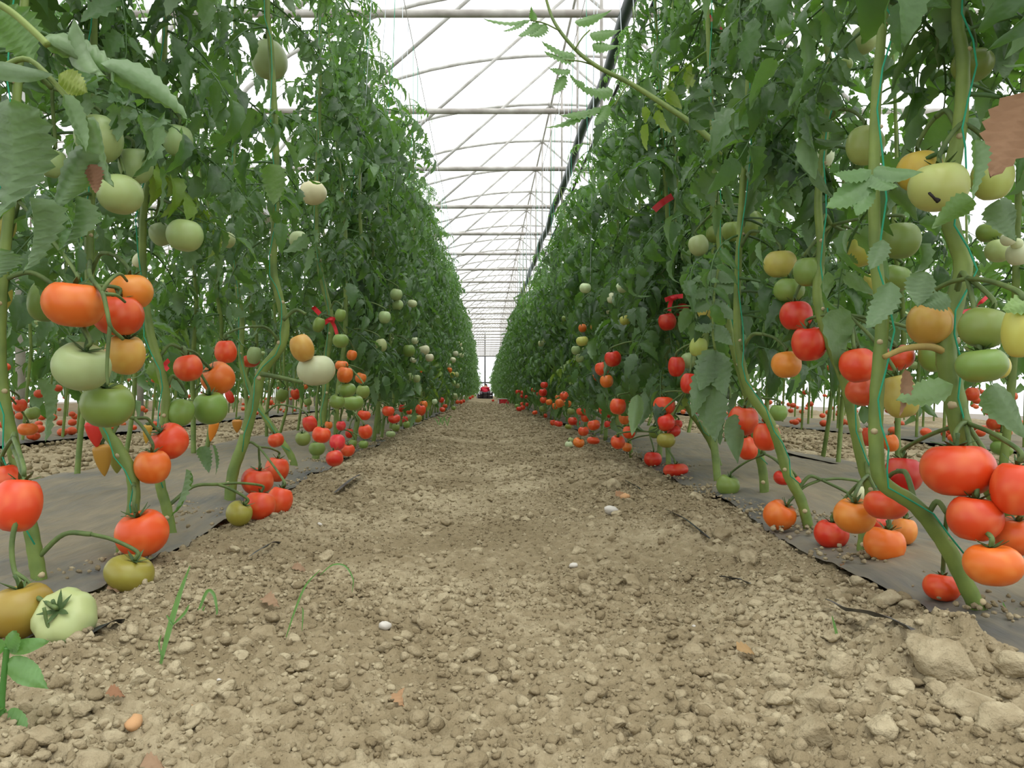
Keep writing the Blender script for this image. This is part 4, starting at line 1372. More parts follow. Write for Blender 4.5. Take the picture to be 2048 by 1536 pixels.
# ------------------------------------------------------------------ hand-set leaves near the lens
def near_leaf(plant, bpx, tpx, d0, d1, wpx, curl=.5, fold=.3, roll=0.0, mat=None, tint=(1, 1, 1, 1), lobe=.14, seed=0, nseg=17, name='leaf', cup=.6, twist=0.0):
    """one broad leaflet from pixel bpx to tpx, its ends at distances d0 and d1"""
    a, b = at(*bpx, d0), at(*tpx, d1)
    L = (b - a).length * (1 + .15 * curl)
    Wd = wpx * (d0 + d1) / 2 / F / 2
    V, Fc = leaflet(L, Wd, nseg, fold, curl, lobe * .8, np.random.default_rng(seed), twist, cup)
    x = (b - a).normalized()
    yv = x.cross(Vector((0, -1, .35))).normalized()
    z = x.cross(yv)
    Rm = Matrix((x, yv, z)).transposed() @ Matrix.Rotation(roll, 3, 'X') @ Matrix.Rotation(-curl * .62, 3, 'Y')
    o0 = plant['root'].location
    m_ = MB(); m_.add([tuple(Rm @ Vector(p_) + a - o0) for p_ in V], Fc)
    me = mesh_tint('leaf', m_, [.15] * len(m_.v), mat or M_LEAF)
    o = link(name, me, plant['root'])
    o.color = tuple(.5 + .5 * c for c in (tint[:3] if sum(tint[:3]) > 3.05 else (1, 1, 1))) + (1,) if mat is None else tint
    return o


def petiole(plant, pxs, d, r):
    o0 = plant['root'].location
    m_ = MB(); m_.tube([p_ - o0 for p_ in spline([at(a, b, d) for a, b in pxs], 5)], r, 6)
    return m_.build('leaf_stalk', M_STEM, plant['root'])


PL1 = PLANTS[0]
petiole(PL1, [(-40, -10), (20, 22), (75, 70), (95, 90)], .80, .0042)
petiole(PL1, [(0, 135), (60, 120), (130, 190), (175, 240)], .84, .0032)
pale = (1.55, 1.5, 1.35, 1)
gry = (.95, 1.0, 1.05, 1)
near_leaf(PL1, (88, 82), (225, 165), .80, .80, 130, 1.1, .9, .5, tint=pale, seed=1, lobe=.05, cup=2.4, twist=.8)
near_leaf(PL1, (150, 40), (212, 150), .81, .79, 90, .9, 1.0, -.4, tint=pale, seed=2, lobe=.05, cup=2.2, twist=-.6)
near_leaf(PL1, (205, 130), (372, 236), .80, .82, 115, .5, .75, .5, tint=(1.3, 1.35, 1.2, 1), seed=3, lobe=.06, cup=1.9, twist=.5)
near_leaf(PL1, (-30, 130), (105, 150), .82, .82, 46, .3, .5, .2, tint=gry, seed=4, lobe=.06)
near_leaf(PL1, (20, 205), (5, 430), .78, .80, 180, .5, .2, .1, tint=gry, seed=5, lobe=.08)
near_leaf(PL1, (128, 190), (172, 300), .80, .80, 44, .4, .4, .3, tint=(1.2, 1.2, 1.1, 1), seed=6, lobe=.06)
near_leaf(PL1, (175, 240), (225, 368), .82, .84, 90, .7, .6, -.3, tint=(1.5, 1.45, 1.3, 1), seed=7, lobe=.08, cup=1.7, twist=-.6)
near_leaf(PL1, (60, 400), (50, 540), .80, .82, 130, .6, .3, .2, tint=(.75, .82, .85, 1), seed=8, lobe=.07, cup=1.5, twist=0.4)
near_leaf(PL1, (165, 300), (110, 420), .82, .82, 110, .7, .4, -.3, tint=(.7, .8, .82, 1), seed=9, lobe=.07, cup=1.5, twist=-0.4)
near_leaf(PL1, (150, 395), (120, 500), .84, .84, 95, .7, .4, .3, tint=(.72, .82, .82, 1), seed=10, lobe=.07, cup=1.5, twist=0.4)
near_leaf(PL1, (0, 500), (-10, 560), .84, .84, 80, .5, .3, .1, tint=(.7, .8, .8, 1), seed=11)
near_leaf(PL1, (180, 330), (192, 385), .83, .83, 40, .6, .3, .1, M_DRY, (.8, .7, .65, 1), seed=12)
near_leaf(PL1, (0, 20), (70, 130), .95, .97, 110, .4, .3, .2, tint=(1.2, 1.4, .8, 1), seed=13)
near_leaf(PL1, (120, 150), (175, 185), .88, .88, 60, .4, .3, .2, tint=(3.2, 2.2, .5, 1), seed=14)
PL2 = PLANTS[1]
near_leaf(PL2, (75, 760), (92, 880), 1.3, 1.3, 56, .4, .5, .6, tint=(1.1, 1.1, .9, 1), seed=20)
near_leaf(PL2, (372, 940), (345, 1030), 1.55, 1.52, 46, .3, .7, 1.2, tint=(1.3, 1.3, 1.0, 1), seed=21)
near_leaf(PL2, (400, 895), (418, 945), 1.8, 1.8, 34, .3, .4, .2, tint=(1.0, 1.1, .8, 1), seed=22)
near_leaf(PL2, (425, 890), (432, 948), 1.85, 1.85, 20, .3, .4, .9, tint=(.9, 1.0, .8, 1), seed=23)
PR = PLANTS[7]
near_leaf(PR, (2062, 185), (1982, 352), .88, .86, 120, .35, .25, .2, M_DRY, (1, .94, .88, 1), seed=30, lobe=.14, name='dry_leaf', cup=.7, twist=.2)
near_leaf(PR, (2070, 215), (1965, 240), .90, .92, 56, .4, .3, .1, tint=(1.9, 1.7, .9, 1), seed=31)
near_leaf(PR, (1950, 280), (1946, 390), .86, .86, 40, .3, .9, 1.2, tint=(1.3, 1.35, 1.3, 1), seed=32)
near_leaf(PR, (1780, 565), (1735, 655), 1.0, .98, 60, .6, .5, .6, tint=(1.0, 1.05, 1.05, 1), seed=33)
near_leaf(PR, (1895, 590), (1845, 610), .98, .98, 50, .6, .4, .2, tint=(1.0, 1.05, 1.05, 1), seed=34)
near_leaf(PR, (1850, 545), (1835, 612), .98, .97, 62, .6, .4, .2, tint=(.85, .92, .95, 1), seed=35)
near_leaf(PR, (2090, 590), (2005, 620), .84, .84, 60, .4, .3, .1, tint=(2.2, 2.2, 1.0, 1), seed=36)
near_leaf(PR, (1945, 400), (1865, 455), .92, .95, 52, .5, .5, -.5, tint=(1.5, 1.6, 1.1, 1), seed=37)
near_leaf(PR, (2000, 400), (2030, 480), .95, .95, 70, .5, .3, .2, tint=(.6, .7, .7, 1), seed=38)
near_leaf(PR, (1985, 770), (2060, 880), 1.12, 1.1, 74, .3, .4, .1, tint=(1.1, 1.1, 1.0, 1), seed=39)
near_leaf(PR, (1905, 770), (1795, 800), .98, .96, 60, .4, .3, -.1, tint=(1.6, 1.6, 1.3, 1), seed=40)
near_leaf(PR, (1810, 740), (1800, 830), .97, .97, 26, .4, .9, .9, M_DRY, seed=41, name='dry_leaf')
PR1 = PLANTS[6]
for k, (b_, t_, w_) in enumerate((((1745, 350), (1655, 415), 60), ((1745, 352), (1795, 375), 46), ((1742, 340), (1668, 347), 40), ((1748, 340), (1842, 345), 44), ((1745, 372), (1712, 430), 40))):
    near_leaf(PR1, b_, t_, 1.0, .97, w_, .5, .3, .1, tint=(1.5, 1.65, 1.45, 1), seed=50 + k, lobe=.12)
near_leaf(PR1, (1765, 480), (1740, 540), 1.0, .99, 44, .3, .5, .5, tint=(.95, 1.02, 1.05, 1), seed=57)
PR4 = PLANTS[10]
petiole(PR4, [(1440, 520), (1428, 590), (1425, 655), (1430, 700)], 1.98, .0035)
for k, (x_, y_, tx_, ty_, w_) in enumerate(((1434, 540, 1385, 560, 26), (1432, 545, 1485, 560, 30), (1428, 575, 1375, 590, 30), (1428, 570, 1490, 575, 36), (1426, 600, 1380, 622, 26), (1427, 600, 1480, 640, 34), (1426, 640, 1390, 660, 34), (1430, 650, 1465, 690, 40), (1430, 700, 1400, 780, 60), (1432, 705, 1450, 790, 66), (1425, 770, 1430, 880, 74), (1420, 720, 1385, 830, 50))):
    near_leaf(PR4, (x_, y_), (tx_, ty_), 1.98, 1.94, w_, .5, .35, .1, tint=(.95, 1.02, 1.0, 1), seed=60 + k, lobe=.16)
near_leaf(PR4, (1470, 830), (1475, 925), 1.80, 1.78, 46, .3, .2, 0, tint=(.75, .85, .8, 1), seed=75, lobe=.05)
PR5 = PLANTS[11]
near_leaf(PR5, (1275, 790), (1264, 870), 2.75, 2.7, 34, .3, .5, .2, tint=(1.8, 1.75, 1.5, 1), seed=76, lobe=.06)
near_leaf(PR5, (1310, 760), (1280, 850), 2.85, 2.8, 40, .4, .4, .2, tint=(.8, .9, .85, 1), seed=77)
near_leaf(PLANTS[5], (540, 330), (548, 410), 1.9, 1.9, 60, .4, .3, .2, tint=(1.9, 1.8, 1.2, 1), seed=78)

def hand_stalk(plant, pxs, d, r, name='fruit_stalk', mat=None):
    o0 = plant['root'].location
    m_ = MB(); ds = d if hasattr(d, '__len__') else [d] * len(pxs)
    q = spline([at(a, b, e) for (a, b), e in zip(pxs, ds)], 6)
    m_.tube([p_ - o0 for p_ in q], [r * (1 - .35 * i / len(q)) for i in range(len(q))], 7)
    return m_.build(name, mat or M_STALK, plant['root'])


hand_stalk(PL1, [(26, 892), (44, 945), (42, 1000), (24, 1085), (32, 1150), (62, 1186), (112, 1216)], [1.20, 1.04, 1.0, .99, .985, .96, .90], .0042)
hand_stalk(PL1, [(31, 1146), (50, 1158), (66, 1176)], .985, .0032)
hand_stalk(PL1, [(88, 1215), (98, 1255), (130, 1282), (175, 1288), (208, 1300)], .90, .0022, 'tendril')
hand_stalk(PL2, [(180, 522), (180, 552), (204, 584), (214, 622), (222, 655), (246, 678)], [1.42, 1.2, 1.14, 1.13, 1.13, 1.16], .0042)
hand_stalk(PL2, [(220, 650), (216, 700), (214, 745), (216, 770)], 1.13, .0034)
hand_stalk(PL2, [(204, 584), (220, 560), (240, 548), (254, 562)], [1.14, 1.15, 1.2, 1.26], .0034)
hand_stalk(PL2, [(206, 588), (232, 590), (250, 604)], [1.14, 1.15, 1.2], .0032)
hand_stalk(PLANTS[7], [(1895, 706), (1860, 694), (1810, 697), (1768, 714)], [1.06, 1.045, 1.03, 1.02], .0058, 'cut_stalk', simple('dry_cut_stalk', lin(170, 150, 84), .7, .25, 40))
hand_stalk(PLANTS[3], [(522, 748), (560, 755), (605, 765)], 2.06, .0075, 'side_shoot')
hand_stalk(PLANTS[3], [(566, 640), (590, 620), (612, 628)], 2.06, .006, 'side_shoot')

# the dark crack on the very large pale fruit
bpy.context.view_layer.update()
for t in TOMATOES:
    if 'dark crack' in t['o']['label']:
        v, f = lumpy(2, .25, 77)
        v = v * np.array([.011, .0022, .0035]) * (1 + .5 * np.sin(v[:, :1] * 6))
        c_ = at(1872, 398, t['d'] - t['r'] * .86)
        ca_, sa_ = math.cos(.7), math.sin(.7)
        v = v @ np.array([[ca_, 0, -sa_], [0, 1, 0], [sa_, 0, ca_]]) + np.array(c_)
        o = link('crack', tri_mesh('crack', v, f, True, M_HAIR), t['o'])
        o.matrix_parent_inverse = t['o'].matrix_world.inverted()

# the vine tip that leans out into the path under the roof
shoot_pl = PLANTS[9]
o0 = shoot_pl['root'].location
sh = [at(1470, 330, 1.95), at(1400, 260, 2.0), at(1332, 212, 2.05), at(1259, 166, 2.1), at(1196, 134, 2.12), at(1150, 98, 2.15), at(1112, 50, 2.18), at(1095, 8, 2.2), at(1085, -40, 2.2)]
m_ = MB(); s2 = spline(sh, 6); m_.tube([p_ - o0 for p_ in s2], [.0085 - .005 * i / len(s2) for i in range(len(s2))], 8)
m_.build('side_shoot', M_STEM, shoot_pl['root'])
bright = (1.7, 1.95, 1.2, 1)
for b_, mid_, ends in (((1120, 62), (1060, 40), [((1060, 40), (970, 38), 16), ((1075, 44), (1038, 72), 26), ((1090, 48), (1058, 72), 34), ((1072, 42), (1062, 14), 20), ((1050, 40), (1008, 62), 14)]),
                       ((1150, 98), (1180, 60), [((1150, 45), (1220, 22), 24), ((1180, 70), (1240, 60), 28), ((1185, 90), (1235, 92), 26)]),
                       ((1196, 134), (1130, 120), [((1150, 110), (1085, 84), 26), ((1150, 116), (1090, 104), 26), ((1140, 140), (1098, 136), 24), ((1128, 150), (1106, 190), 26), ((1170, 170), (1140, 150), 22)]),
                       ((1259, 166), (1230, 210), [((1225, 180), (1160, 175), 40), ((1215, 210), (1190, 250), 30), ((1200, 215), (1120, 230), 26), ((1180, 220), (1095, 255), 20)])):
    d = 2.14
    m_ = MB(); m_.tube([p_ - o0 for p_ in spline([at(*b_, d), at((b_[0] + mid_[0]) / 2, (b_[1] + mid_[1]) / 2 - 4, d), at(*mid_, d)], 4)], .0022, 5)
    m_.build('leaf_stalk', M_STEM, shoot_pl['root'])
    for k, (q0, q1, w_) in enumerate(ends):
        near_leaf(shoot_pl, q0, q1, d, d - .02, w_, .5, .3, .15, tint=bright, seed=90 + k, lobe=.22)


# ------------------------------------------------------------------ twines
def twine(pts, mat, r, label, group=None):
    m_ = MB(); m_.tube(pts, r, 5)
    return tag(m_.build('twine', mat), label, 'twine', group)


TWL = ['the plant with the forked fruit stalk', 'the plant with the big mixed cluster', 'the plant with the thin straight lower stem', 'the knee-bent stem',
       'the leaning plant behind the knee-bent stem', 'the stem with the knotted red tape', 'the stem bent low over the crowded cluster', 'the thickest stem', 'the slanting stem by the six-fruit cluster',
       'the pale forked stem', 'the plant behind the round dark leaf', 'the plant with the deep red shaded fruit']
for k, pl in enumerate(PLANTS[:12]):
    pts = pl['pts']
    off = Vector((.012, -.016, 0))
    n = len(pts)
    path = [Vector(pts[min(n - 1, int(n * .12))]) + off]
    for i in range(int(n * .15), int(n * .98), 3):
        path.append(pts[i] + Vector((.008 * math.sin(i * .5), -.019, 0)))
    wx = -.6 if pl['side'] < 0 else .74
    path.append(Vector((wx, pts[-1].y, HG - .07)))
    twine(path, M_TWINE_G, .0013, 'green twine winding up ' + TWL[k])
for x, y0, y1, zb, lab, grp in ((-.6, 3.8, 17, 1.9, 'thin white twine hanging from the wire above the tall row opposite the crate', 'twines opposite the crate'),
                                (.74, 3.4, 17, 1.6, 'thin white twine hanging from the wire above the row beside the crate', 'twines beside the crate')):
    for y in np.arange(y0, y1, .4):
        dx, dy = rng.normal(0, .05), rng.normal(0, .04)
        twine([(x, y, HG - .07), (x + dx * .5, y + dy, (HG + zb) / 2), (x + dx + (-.1 if x < 0 else .04), y + dy, zb - .6)], M_TWINE_W if rng.random() < .75 else M_TWINE_G, .0022, lab, grp)


# ------------------------------------------------------------------ red tapes
def ribbon(pts, w, nrm=(0, -1, 0)):
    m_ = MB()
    pts = spline(pts, 5)
    V = []
    for i, p_ in enumerate(pts):
        t = (pts[min(i + 1, len(pts) - 1)] - pts[max(0, i - 1)]).normalized()
        s = t.cross(Vector(nrm)).normalized()
        V += [p_ + s * w / 2 + Vector((0, .0004, 0)), p_ - s * w / 2]
    n = len(pts)
    m_.add(V, [(2 * i, 2 * i + 1, 2 * i + 3, 2 * i + 2) for i in range(n - 1)])
    return m_


def tape(parts, d, label, knot=None):
    root = tag(empty('marking_tape', at(parts[0][0][0][0], parts[0][0][0][1], d)), label, 'tape')
    for pxs, w in parts:
        pts = [at(a, b, d + .01 * math.sin(i * 2)) - root.location for i, (a, b) in enumerate(pxs)]
        ribbon(pts, w * d / F).build('tape_end', M_TAPE, root)
    if knot:
        m_ = MB(); c = at(*knot, d - .004) - root.location
        m_.tube([c + Vector((-.012, 0, 0)), c, c + Vector((.012, 0, 0))], [.005, .009, .005], 7)
        m_.build('knot', M_TAPE, root)


tape([([(640, 650), (650, 645), (662, 638), (670, 640)], 9), ([(662, 640), (670, 655), (676, 678)], 7), ([(640, 628), (630, 618), (626, 614)], 9)], 3.3, 'red tape tied in a knot round a stem above the pale green fruit', (661, 640))
tape([([(1308, 420), (1325, 405), (1345, 392)], 13)], 3.0, 'short red tape strip showing between leaves high in the row')
tape([([(1330, 600), (1348, 594), (1366, 592)], 9), ([(1345, 594), (1340, 610), (1338, 622)], 8)], 2.75, 'red tape round the stem next to the deep red tomatoes', (1348, 596))
tape([([(1408, 22), (1420, 35), (1428, 44)], 9), ([(1440, 56), (1444, 62)], 8)], 2.4, 'thin red tape end near the top of the leafy row')
tape([([(1925, 624), (1948, 618), (1962, 605), (1978, 590)], 8)], 1.1, 'red tape stretched behind the large green tomato')
tape([([(1985, 812), (1986, 826)], 6)], 2.4, 'small red tape end above the small fruit in the back row')
tape([([(336, 740), (330, 730), (338, 720)], 9)], 2.2, 'dark red tape scrap beside the orange-red tomato pair')

# ------------------------------------------------------------------ peppers
def pepper(px, py, w, h, d, col, label, lean=0.0):
    m_ = MB()
    nu, nv = 14, 14
    V = []
    for j in range(nv + 1):
        t = j / nv
        rr = min(1, (t / .10) ** .5) * (1 - .92 * t ** 2.4) if 0 < t < 1 else .02
        for i in range(nu):
            a = 2 * PI * i / nu
            q = rr * (1 + .07 * math.cos(3 * a)) * .5
            V.append((q * math.cos(a) * w * d / F, q * math.sin(a) * w * d / F, (.5 - t) * h * d / F))
    m_.add(V, [(j * nu + i, (j + 1) * nu + i, (j + 1) * nu + (i + 1) % nu, j * nu + (i + 1) % nu) for j in range(nv) for i in range(nu)])
    o = m_.build('pepper', M_TOM, None, at(px, py, d))
    o.rotation_euler = (0, lean, 0); o.color = col
    tag(o, label, 'pepper')
    c = MB(); top = h * d / F / 2
    c.tube([(0, 0, top * .92), (.003, 0, top * 1.08), (.012, 0, top * 1.35)], [.010, .005, .004], 7)
    c.build('stalk', M_CALYX, o)


pepper(190, 868, 34, 56, 2.1, lin(206, 36, 32), 'ripe red pointed pepper hanging behind the glossy green tomato', -.15)
pepper(206, 920, 36, 66, 2.12, lin(176, 128, 44), 'yellow-orange pepper turning red at its tip, touching the mulch', -.1)
pepper(234, 924, 32, 46, 2.2, lin(140, 140, 60), 'yellow-green pepper beside the stem on the mulch edge')
pepper(425, 862, 20, 44, 2.3, lin(222, 132, 38), 'slim orange pepper hanging over bare soil', .2)
pepper(294, 868, 18, 40, 2.2, lin(196, 152, 52), 'slim yellow pepper half behind the orange-red star-calyx tomato', .1)
pepper(474, 852, 20, 28, 2.6, lin(180, 120, 40), 'stubby orange-green pepper behind the knee-bent stem')

# ------------------------------------------------------------------ litter on the soil
def ground_leaf(px, py, w, mat, label, tint=(1, 1, 1, 1), seed=0, yaw=0.0, cat='dry leaf', name='dry_leaf'):
    d = gd(py)
    V, Fc = leaflet(w * d / F, w * d / F * .34, 10, .5, 1.2, .25, np.random.default_rng(seed), 1.2)
    p = at(px, py, d); h = float(soil_h(p.x, d))
    m_ = MB(); m_.add(V, Fc)
    o = link(name, mesh_tint(name, m_, [.4] * len(V), mat))
    o.location = (p.x - w * d / F * .4, d, h + .012); o.rotation_euler = (.2, -.45, yaw); o.color = tint
    tag(o, label, cat)


ground_leaf(240, 1203, 64, M_DRY, 'crumpled tan dry leaf below the olive-green ground tomato', seed=1, yaw=.3)
ground_leaf(545, 1218, 46, M_DRY, 'small curled dry leaf beside the thin arching grass', seed=2, yaw=-.5)
ground_leaf(598, 1152, 34, M_DRY, 'pale dry leaf scrap above the arching grass blade', seed=3)
ground_leaf(812, 1378, 46, M_DRY, 'pale orange dry leaf lying alone on the path', (1.25, 1.15, 1.0, 1), seed=4, yaw=-1.2)
ground_leaf(1492, 1325, 44, M_DRY, 'pale dry leaf with greenish edge near the grey film strip', (1.2, 1.2, .9, 1), seed=5)
ground_leaf(305, 1525, 54, M_DRY, 'brown dry leaf fragment by the tan soil lumps', seed=6)
ground_leaf(230, 1410, 40, M_DRY, 'reddish brown dry leaf scrap behind the flat tan stone', (.9, .7, .6, 1), seed=7)
ground_leaf(1695, 1145, 32, M_DRY, 'rust-brown dry leaf at the folded film edge', (.9, .75, .6, 1), seed=8)
ground_leaf(1245, 1003, 34, M_DRY, 'orange-tan dry leaf near two dark film slivers', (1.15, 1.0, .85, 1), seed=9)
ground_leaf(1160, 1530, 40, M_DRY, 'thin straw-coloured leaf sliver on the clods', (1.3, 1.2, .9, 1), seed=10, yaw=-1.3)


def stone(px, py, w, mat, label, seed):
    d = gd(py + w * .3)
    v, f = lumpy(2, .1, 900 + seed, .8)
    p = at(px, py + w * .3, d)
    o = link('stone', tri_mesh('stone', v, f, True, mat, np.full(len(v), .8)))
    s = w * d / F / 2
    o.scale = (s, s * .7, s * .55); o.location = (p.x, d, float(soil_h(p.x, d)) + s * .5); o.rotation_euler = (.1, .2, seed)
    tag(o, label, 'stone')


stone(770, 1245, 34, M_STONE, 'white stone on the path beside a big brown clod', 1)
stone(1388, 1241, 12, M_STONE, 'tiny white stone on the path near the right-hand clods', 2)
stone(1146, 1117, 22, M_STONE, 'white pebble half sunk in the middle of the path', 3)
stone(375, 1408, 30, M_STONE2, 'smooth orange-tan pebble among crumbs', 4)
stone(265, 1433, 56, M_STONE2, 'flat tan stone beside the orange pebble', 5)
stone(640, 1062, 12, M_STONE, 'small white pebble left of the path middle', 6)
stone(1222, 1020, 40, M_STONE, 'long whitish stone sliver under the orange-tan leaf', 7)
stone(1250, 1000, 30, M_STONE2, 'orange-tan stone beside the whitish sliver', 8)
stone(438, 1365, 12, M_STONE, 'tiny white chip on the soil near the tall grass', 9)


def film_strip(pxs, w, mat, label, lift=.006, fold=0.0):
    pts = []
    for a, b in pxs:
        d = gd(b); p = at(a, b, d)
        pts.append(Vector((p.x, d, max(float(soil_h(p.x, d)), .0) + lift)))
    d = pts[0].y
    m_ = MB(); s = spline(pts, 6); V = []
    for i, p_ in enumerate(s):
        t = (s[min(i + 1, len(s) - 1)] - s[max(0, i - 1)]).normalized()
        q = t.cross(Vector((0, 0, 1))).normalized()
        k = w * d / F / 2 * (.6 + .4 * math.sin(PI * (i + .5) / len(s)))
        V += [p_ + q * k + Vector((0, 0, k * .6)), p_ + Vector((0, 0, .003 * math.sin(i))), p_ - q * k + Vector((0, 0, -k * .2))]
    n = len(s)
    m_.add(V, [(3 * i + j, 3 * i + j + 1, 3 * i + j + 4, 3 * i + j + 3) for i in range(n - 1) for j in range(2)])
    tag(m_.build('film_strip', mat), label, 'plastic strip')


film_strip([(1655, 1250), (1700, 1275), (1760, 1310), (1822, 1358)], 26, M_STRIP, 'grey plastic film strip sticking out of the clods', .018)
film_strip([(1330, 1040), (1365, 1062), (1418, 1098)], 9, M_BLACKFILM, 'dark film sliver slanting across the soil', .012)
film_strip([(1250, 975), (1270, 990), (1280, 1003)], 8, M_BLACKFILM, 'short dark film sliver behind the orange-tan stone', .012)
film_strip([(672, 1000), (700, 982), (722, 966)], 16, M_STRIP, 'grey film tip poking out of the soil by the low cluster', .012)
film_strip([(500, 1140), (540, 1115), (560, 1105)], 10, M_STRIP, 'grey film crease showing through the soil crumbs', .008)
film_strip([(45, 1322), (90, 1305), (140, 1296)], 34, M_BLACKFILM, 'blackish film edge under the ribbed pale green tomato', .008)
film_strip([(185, 1320), (215, 1305), (248, 1298)], 40, M_BLACKFILM, 'torn blackish film scrap beside the thin green tendril', .008)
film_strip([(1440, 1165), (1470, 1180), (1500, 1196)], 10, M_STRIP, 'thin grey film fragment near the folded film edge', .01)
film_strip([(1555, 908), (1600, 925), (1660, 940), (1725, 952)], 26, M_BLACKFILM, 'crumpled black film lying between the two planted rows', .02)


# grass and seedling
def grass(blades, label, d_py):
    d = gd(d_py)
    b0 = at(blades[0][0][0][0], d_py, d)
    root = tag(empty('grass_sprout', (b0.x, d, float(soil_h(b0.x, d)))), label, 'grass')
    for pxs, w in blades:
        pts = [at(a, b, d) - root.location for a, b in pxs]
        m_ = MB(); s = spline(pts, 5); V = []
        for i, p_ in enumerate(s):
            t = (s[min(i + 1, len(s) - 1)] - s[max(0, i - 1)]).normalized()
            q = t.cross(Vector((0.25, -1, 0))).normalized()
            k = w * d / F / 2.8 * math.sin(PI * (.12 + .86 * i / len(s)))
            V += [p_ + q * k, p_ + Vector((0, .0012, 0)), p_ - q * k]
        n = len(s)
        m_.add(V, [(3 * i + j, 3 * i + j + 1, 3 * i + j + 4, 3 * i + j + 3) for i in range(n - 1) for j in range(2)])
        link('blade', mesh_tint('blade', m_, [.4] * len(V), M_WEED), root)


grass([([(320, 1335), (330, 1290), (345, 1235), (362, 1180), (380, 1132)], 15), ([(345, 1250), (368, 1228), (378, 1210)], 8), ([(345, 1250), (338, 1238), (333, 1230)], 6), ([(325, 1320), (318, 1290), (322, 1270)], 5)], 'upright green grass sprout with a broad blade on the soil', 1337)
grass([([(388, 1250), (400, 1215), (415, 1182), (428, 1190), (434, 1222), (432, 1230)], 9), ([(404, 1235), (406, 1220), (410, 1212)], 5)], 'small bent grass blade beside the upright sprout', 1250)
grass([([(572, 1275), (592, 1215), (612, 1170), (640, 1140)], 6), ([(604, 1262), (606, 1225), (604, 1215)], 4), ([(640, 1150), (665, 1130), (690, 1132), (706, 1158), (704, 1185)], 5)], 'thin arching grass blades in the soil left of the path middle', 1278)
grass([([(1682, 1300), (1672, 1262), (1664, 1232)], 9), ([(1690, 1300), (1700, 1285)], 6)], 'small green weed sprout beside the grey film strip', 1303)
grass([b for x_, y_ in ((885, 850), (878, 854), (895, 852)) for b in (([(x_, y_), (x_ - 4, y_ - 12), (x_ - 10, y_ - 18)], 3), ([(x_, y_), (x_ + 3, y_ - 14), (x_ + 8, y_ - 20)], 3))], 'faint tuft of young grass beside the path edge', 852)
grass([([(2010, 1240), (2012, 1225), (2006, 1205)], 10), ([(2012, 1235), (2030, 1222), (2040, 1218)], 10)], 'small green weed at the film edge by the stem base', 1242)
sd_d = .72
sd_root = tag(empty('weed_seedling', at(6, 1500, sd_d)), 'broad-leaved green seedling at the soil beside the large ground tomatoes', 'seedling')
sd = dict(root=sd_root)
m_ = MB(); m_.tube([p_ - sd_root.location for p_ in spline([at(4, 1510, sd_d), at(4, 1400, sd_d), at(12, 1310, sd_d), at(14, 1295, sd_d)], 4)], .0028, 7)
m_.build('stem', M_WEED, sd_root)
for k, (a_, b_, w_) in enumerate((((12, 1300), (34, 1262), 46), ((14, 1300), (98, 1282), 34), ((10, 1325), (96, 1376), 56), ((4, 1435), (56, 1470), 60), ((8, 1300), (-40, 1290), 40), ((2, 1440), (-40, 1420), 46), ((4, 1510), (30, 1490), 24))):
    near_leaf(sd, a_, b_, sd_d, sd_d - .02, w_, .3, .15, .1, M_WEED, seed=120 + k, lobe=.0)

# ------------------------------------------------------------------ picker and crates at the far end
def crate(c, s, mats, label, yaw=0.0, fill=False):
    root = tag(empty('picking_crate', c), label, 'crate')
    root.rotation_euler = (0, 0, yaw)
    w, l, h = s
    t = .014
    def part(nm, mat, boxes):
        m_ = MB()
        for b_ in boxes: m_.box(*b_)
        m_.build(nm, mat, root, smooth=False)
    part('base', mats[0], [((0, 0, t / 2), (w, l, t))])
    for sy in (-1, 1):
        part('side_panel', mats[0], [((0, sy * (l - t) / 2, h * z_), (w, t, h * q)) for z_, q in ((.24, .44), (.68, .36))] + [((x_ * w, sy * (l - t) / 2, h * .5), (.03, t, h * .9)) for x_ in (-.46, 0, .46)])
    for sx in (-1, 1):
        part('end_panel', mats[1], [((sx * (w - t) / 2, 0, h * .42), (t, l, h * .72))] + [((sx * (w - t) / 2, y_ * l, h * .82), (t, l * .3, h * .2)) for y_ in (-.34, .34)])
    part('rim', mats[1], [((0, sy * (l - t) / 2, h * .96), (w + .02, t * 1.8, h * .09)) for sy in (-1, 1)] + [((sx * (w - t) / 2, 0, h * .96), (t * 1.8, l + .02, h * .09)) for sx in (-1, 1)])
    return root


crate((.13, 36.9, 0), (.52, .34, .33), (M_CRATE, M_CRATE), 'dark plastic picking crate standing on the path before the crouching person')
crate((-.21, 37.7, 0), (.36, .34, .24), (M_CRATE, M_CRATE), 'dark crate half behind the front one, by the left knee of the person', .2)
crate((.50, 20.2, 0), (.27, .36, .15), (M_CRATE_R, M_CRATE_W), 'low red and white crate lying against the plant row', .12)


def skin_body(name, verts, edges, radii, mat, parent, root_i=0):
    me = bpy.data.meshes.new(name)
    me.from_pydata(verts, edges, [])
    me.materials.append(mat)
    o = link(name, me, parent)
    md = o.modifiers.new('skin', 'SKIN')
    md.use_smooth_shade = True
    for i, r_ in enumerate(radii):
        me.skin_vertices[0].data[i].radius = (r_, r_) if not isinstance(r_, tuple) else r_
        me.skin_vertices[0].data[i].use_root = (i == root_i)
    s = o.modifiers.new('sub', 'SUBSURF'); s.levels = 1; s.render_levels = 2
    return o


px_, py_ = .0, 38.3
pr = tag(empty('person', (px_, py_, 0)), 'person in a red shirt and grey trousers crouching on the path, seen from behind', 'person')
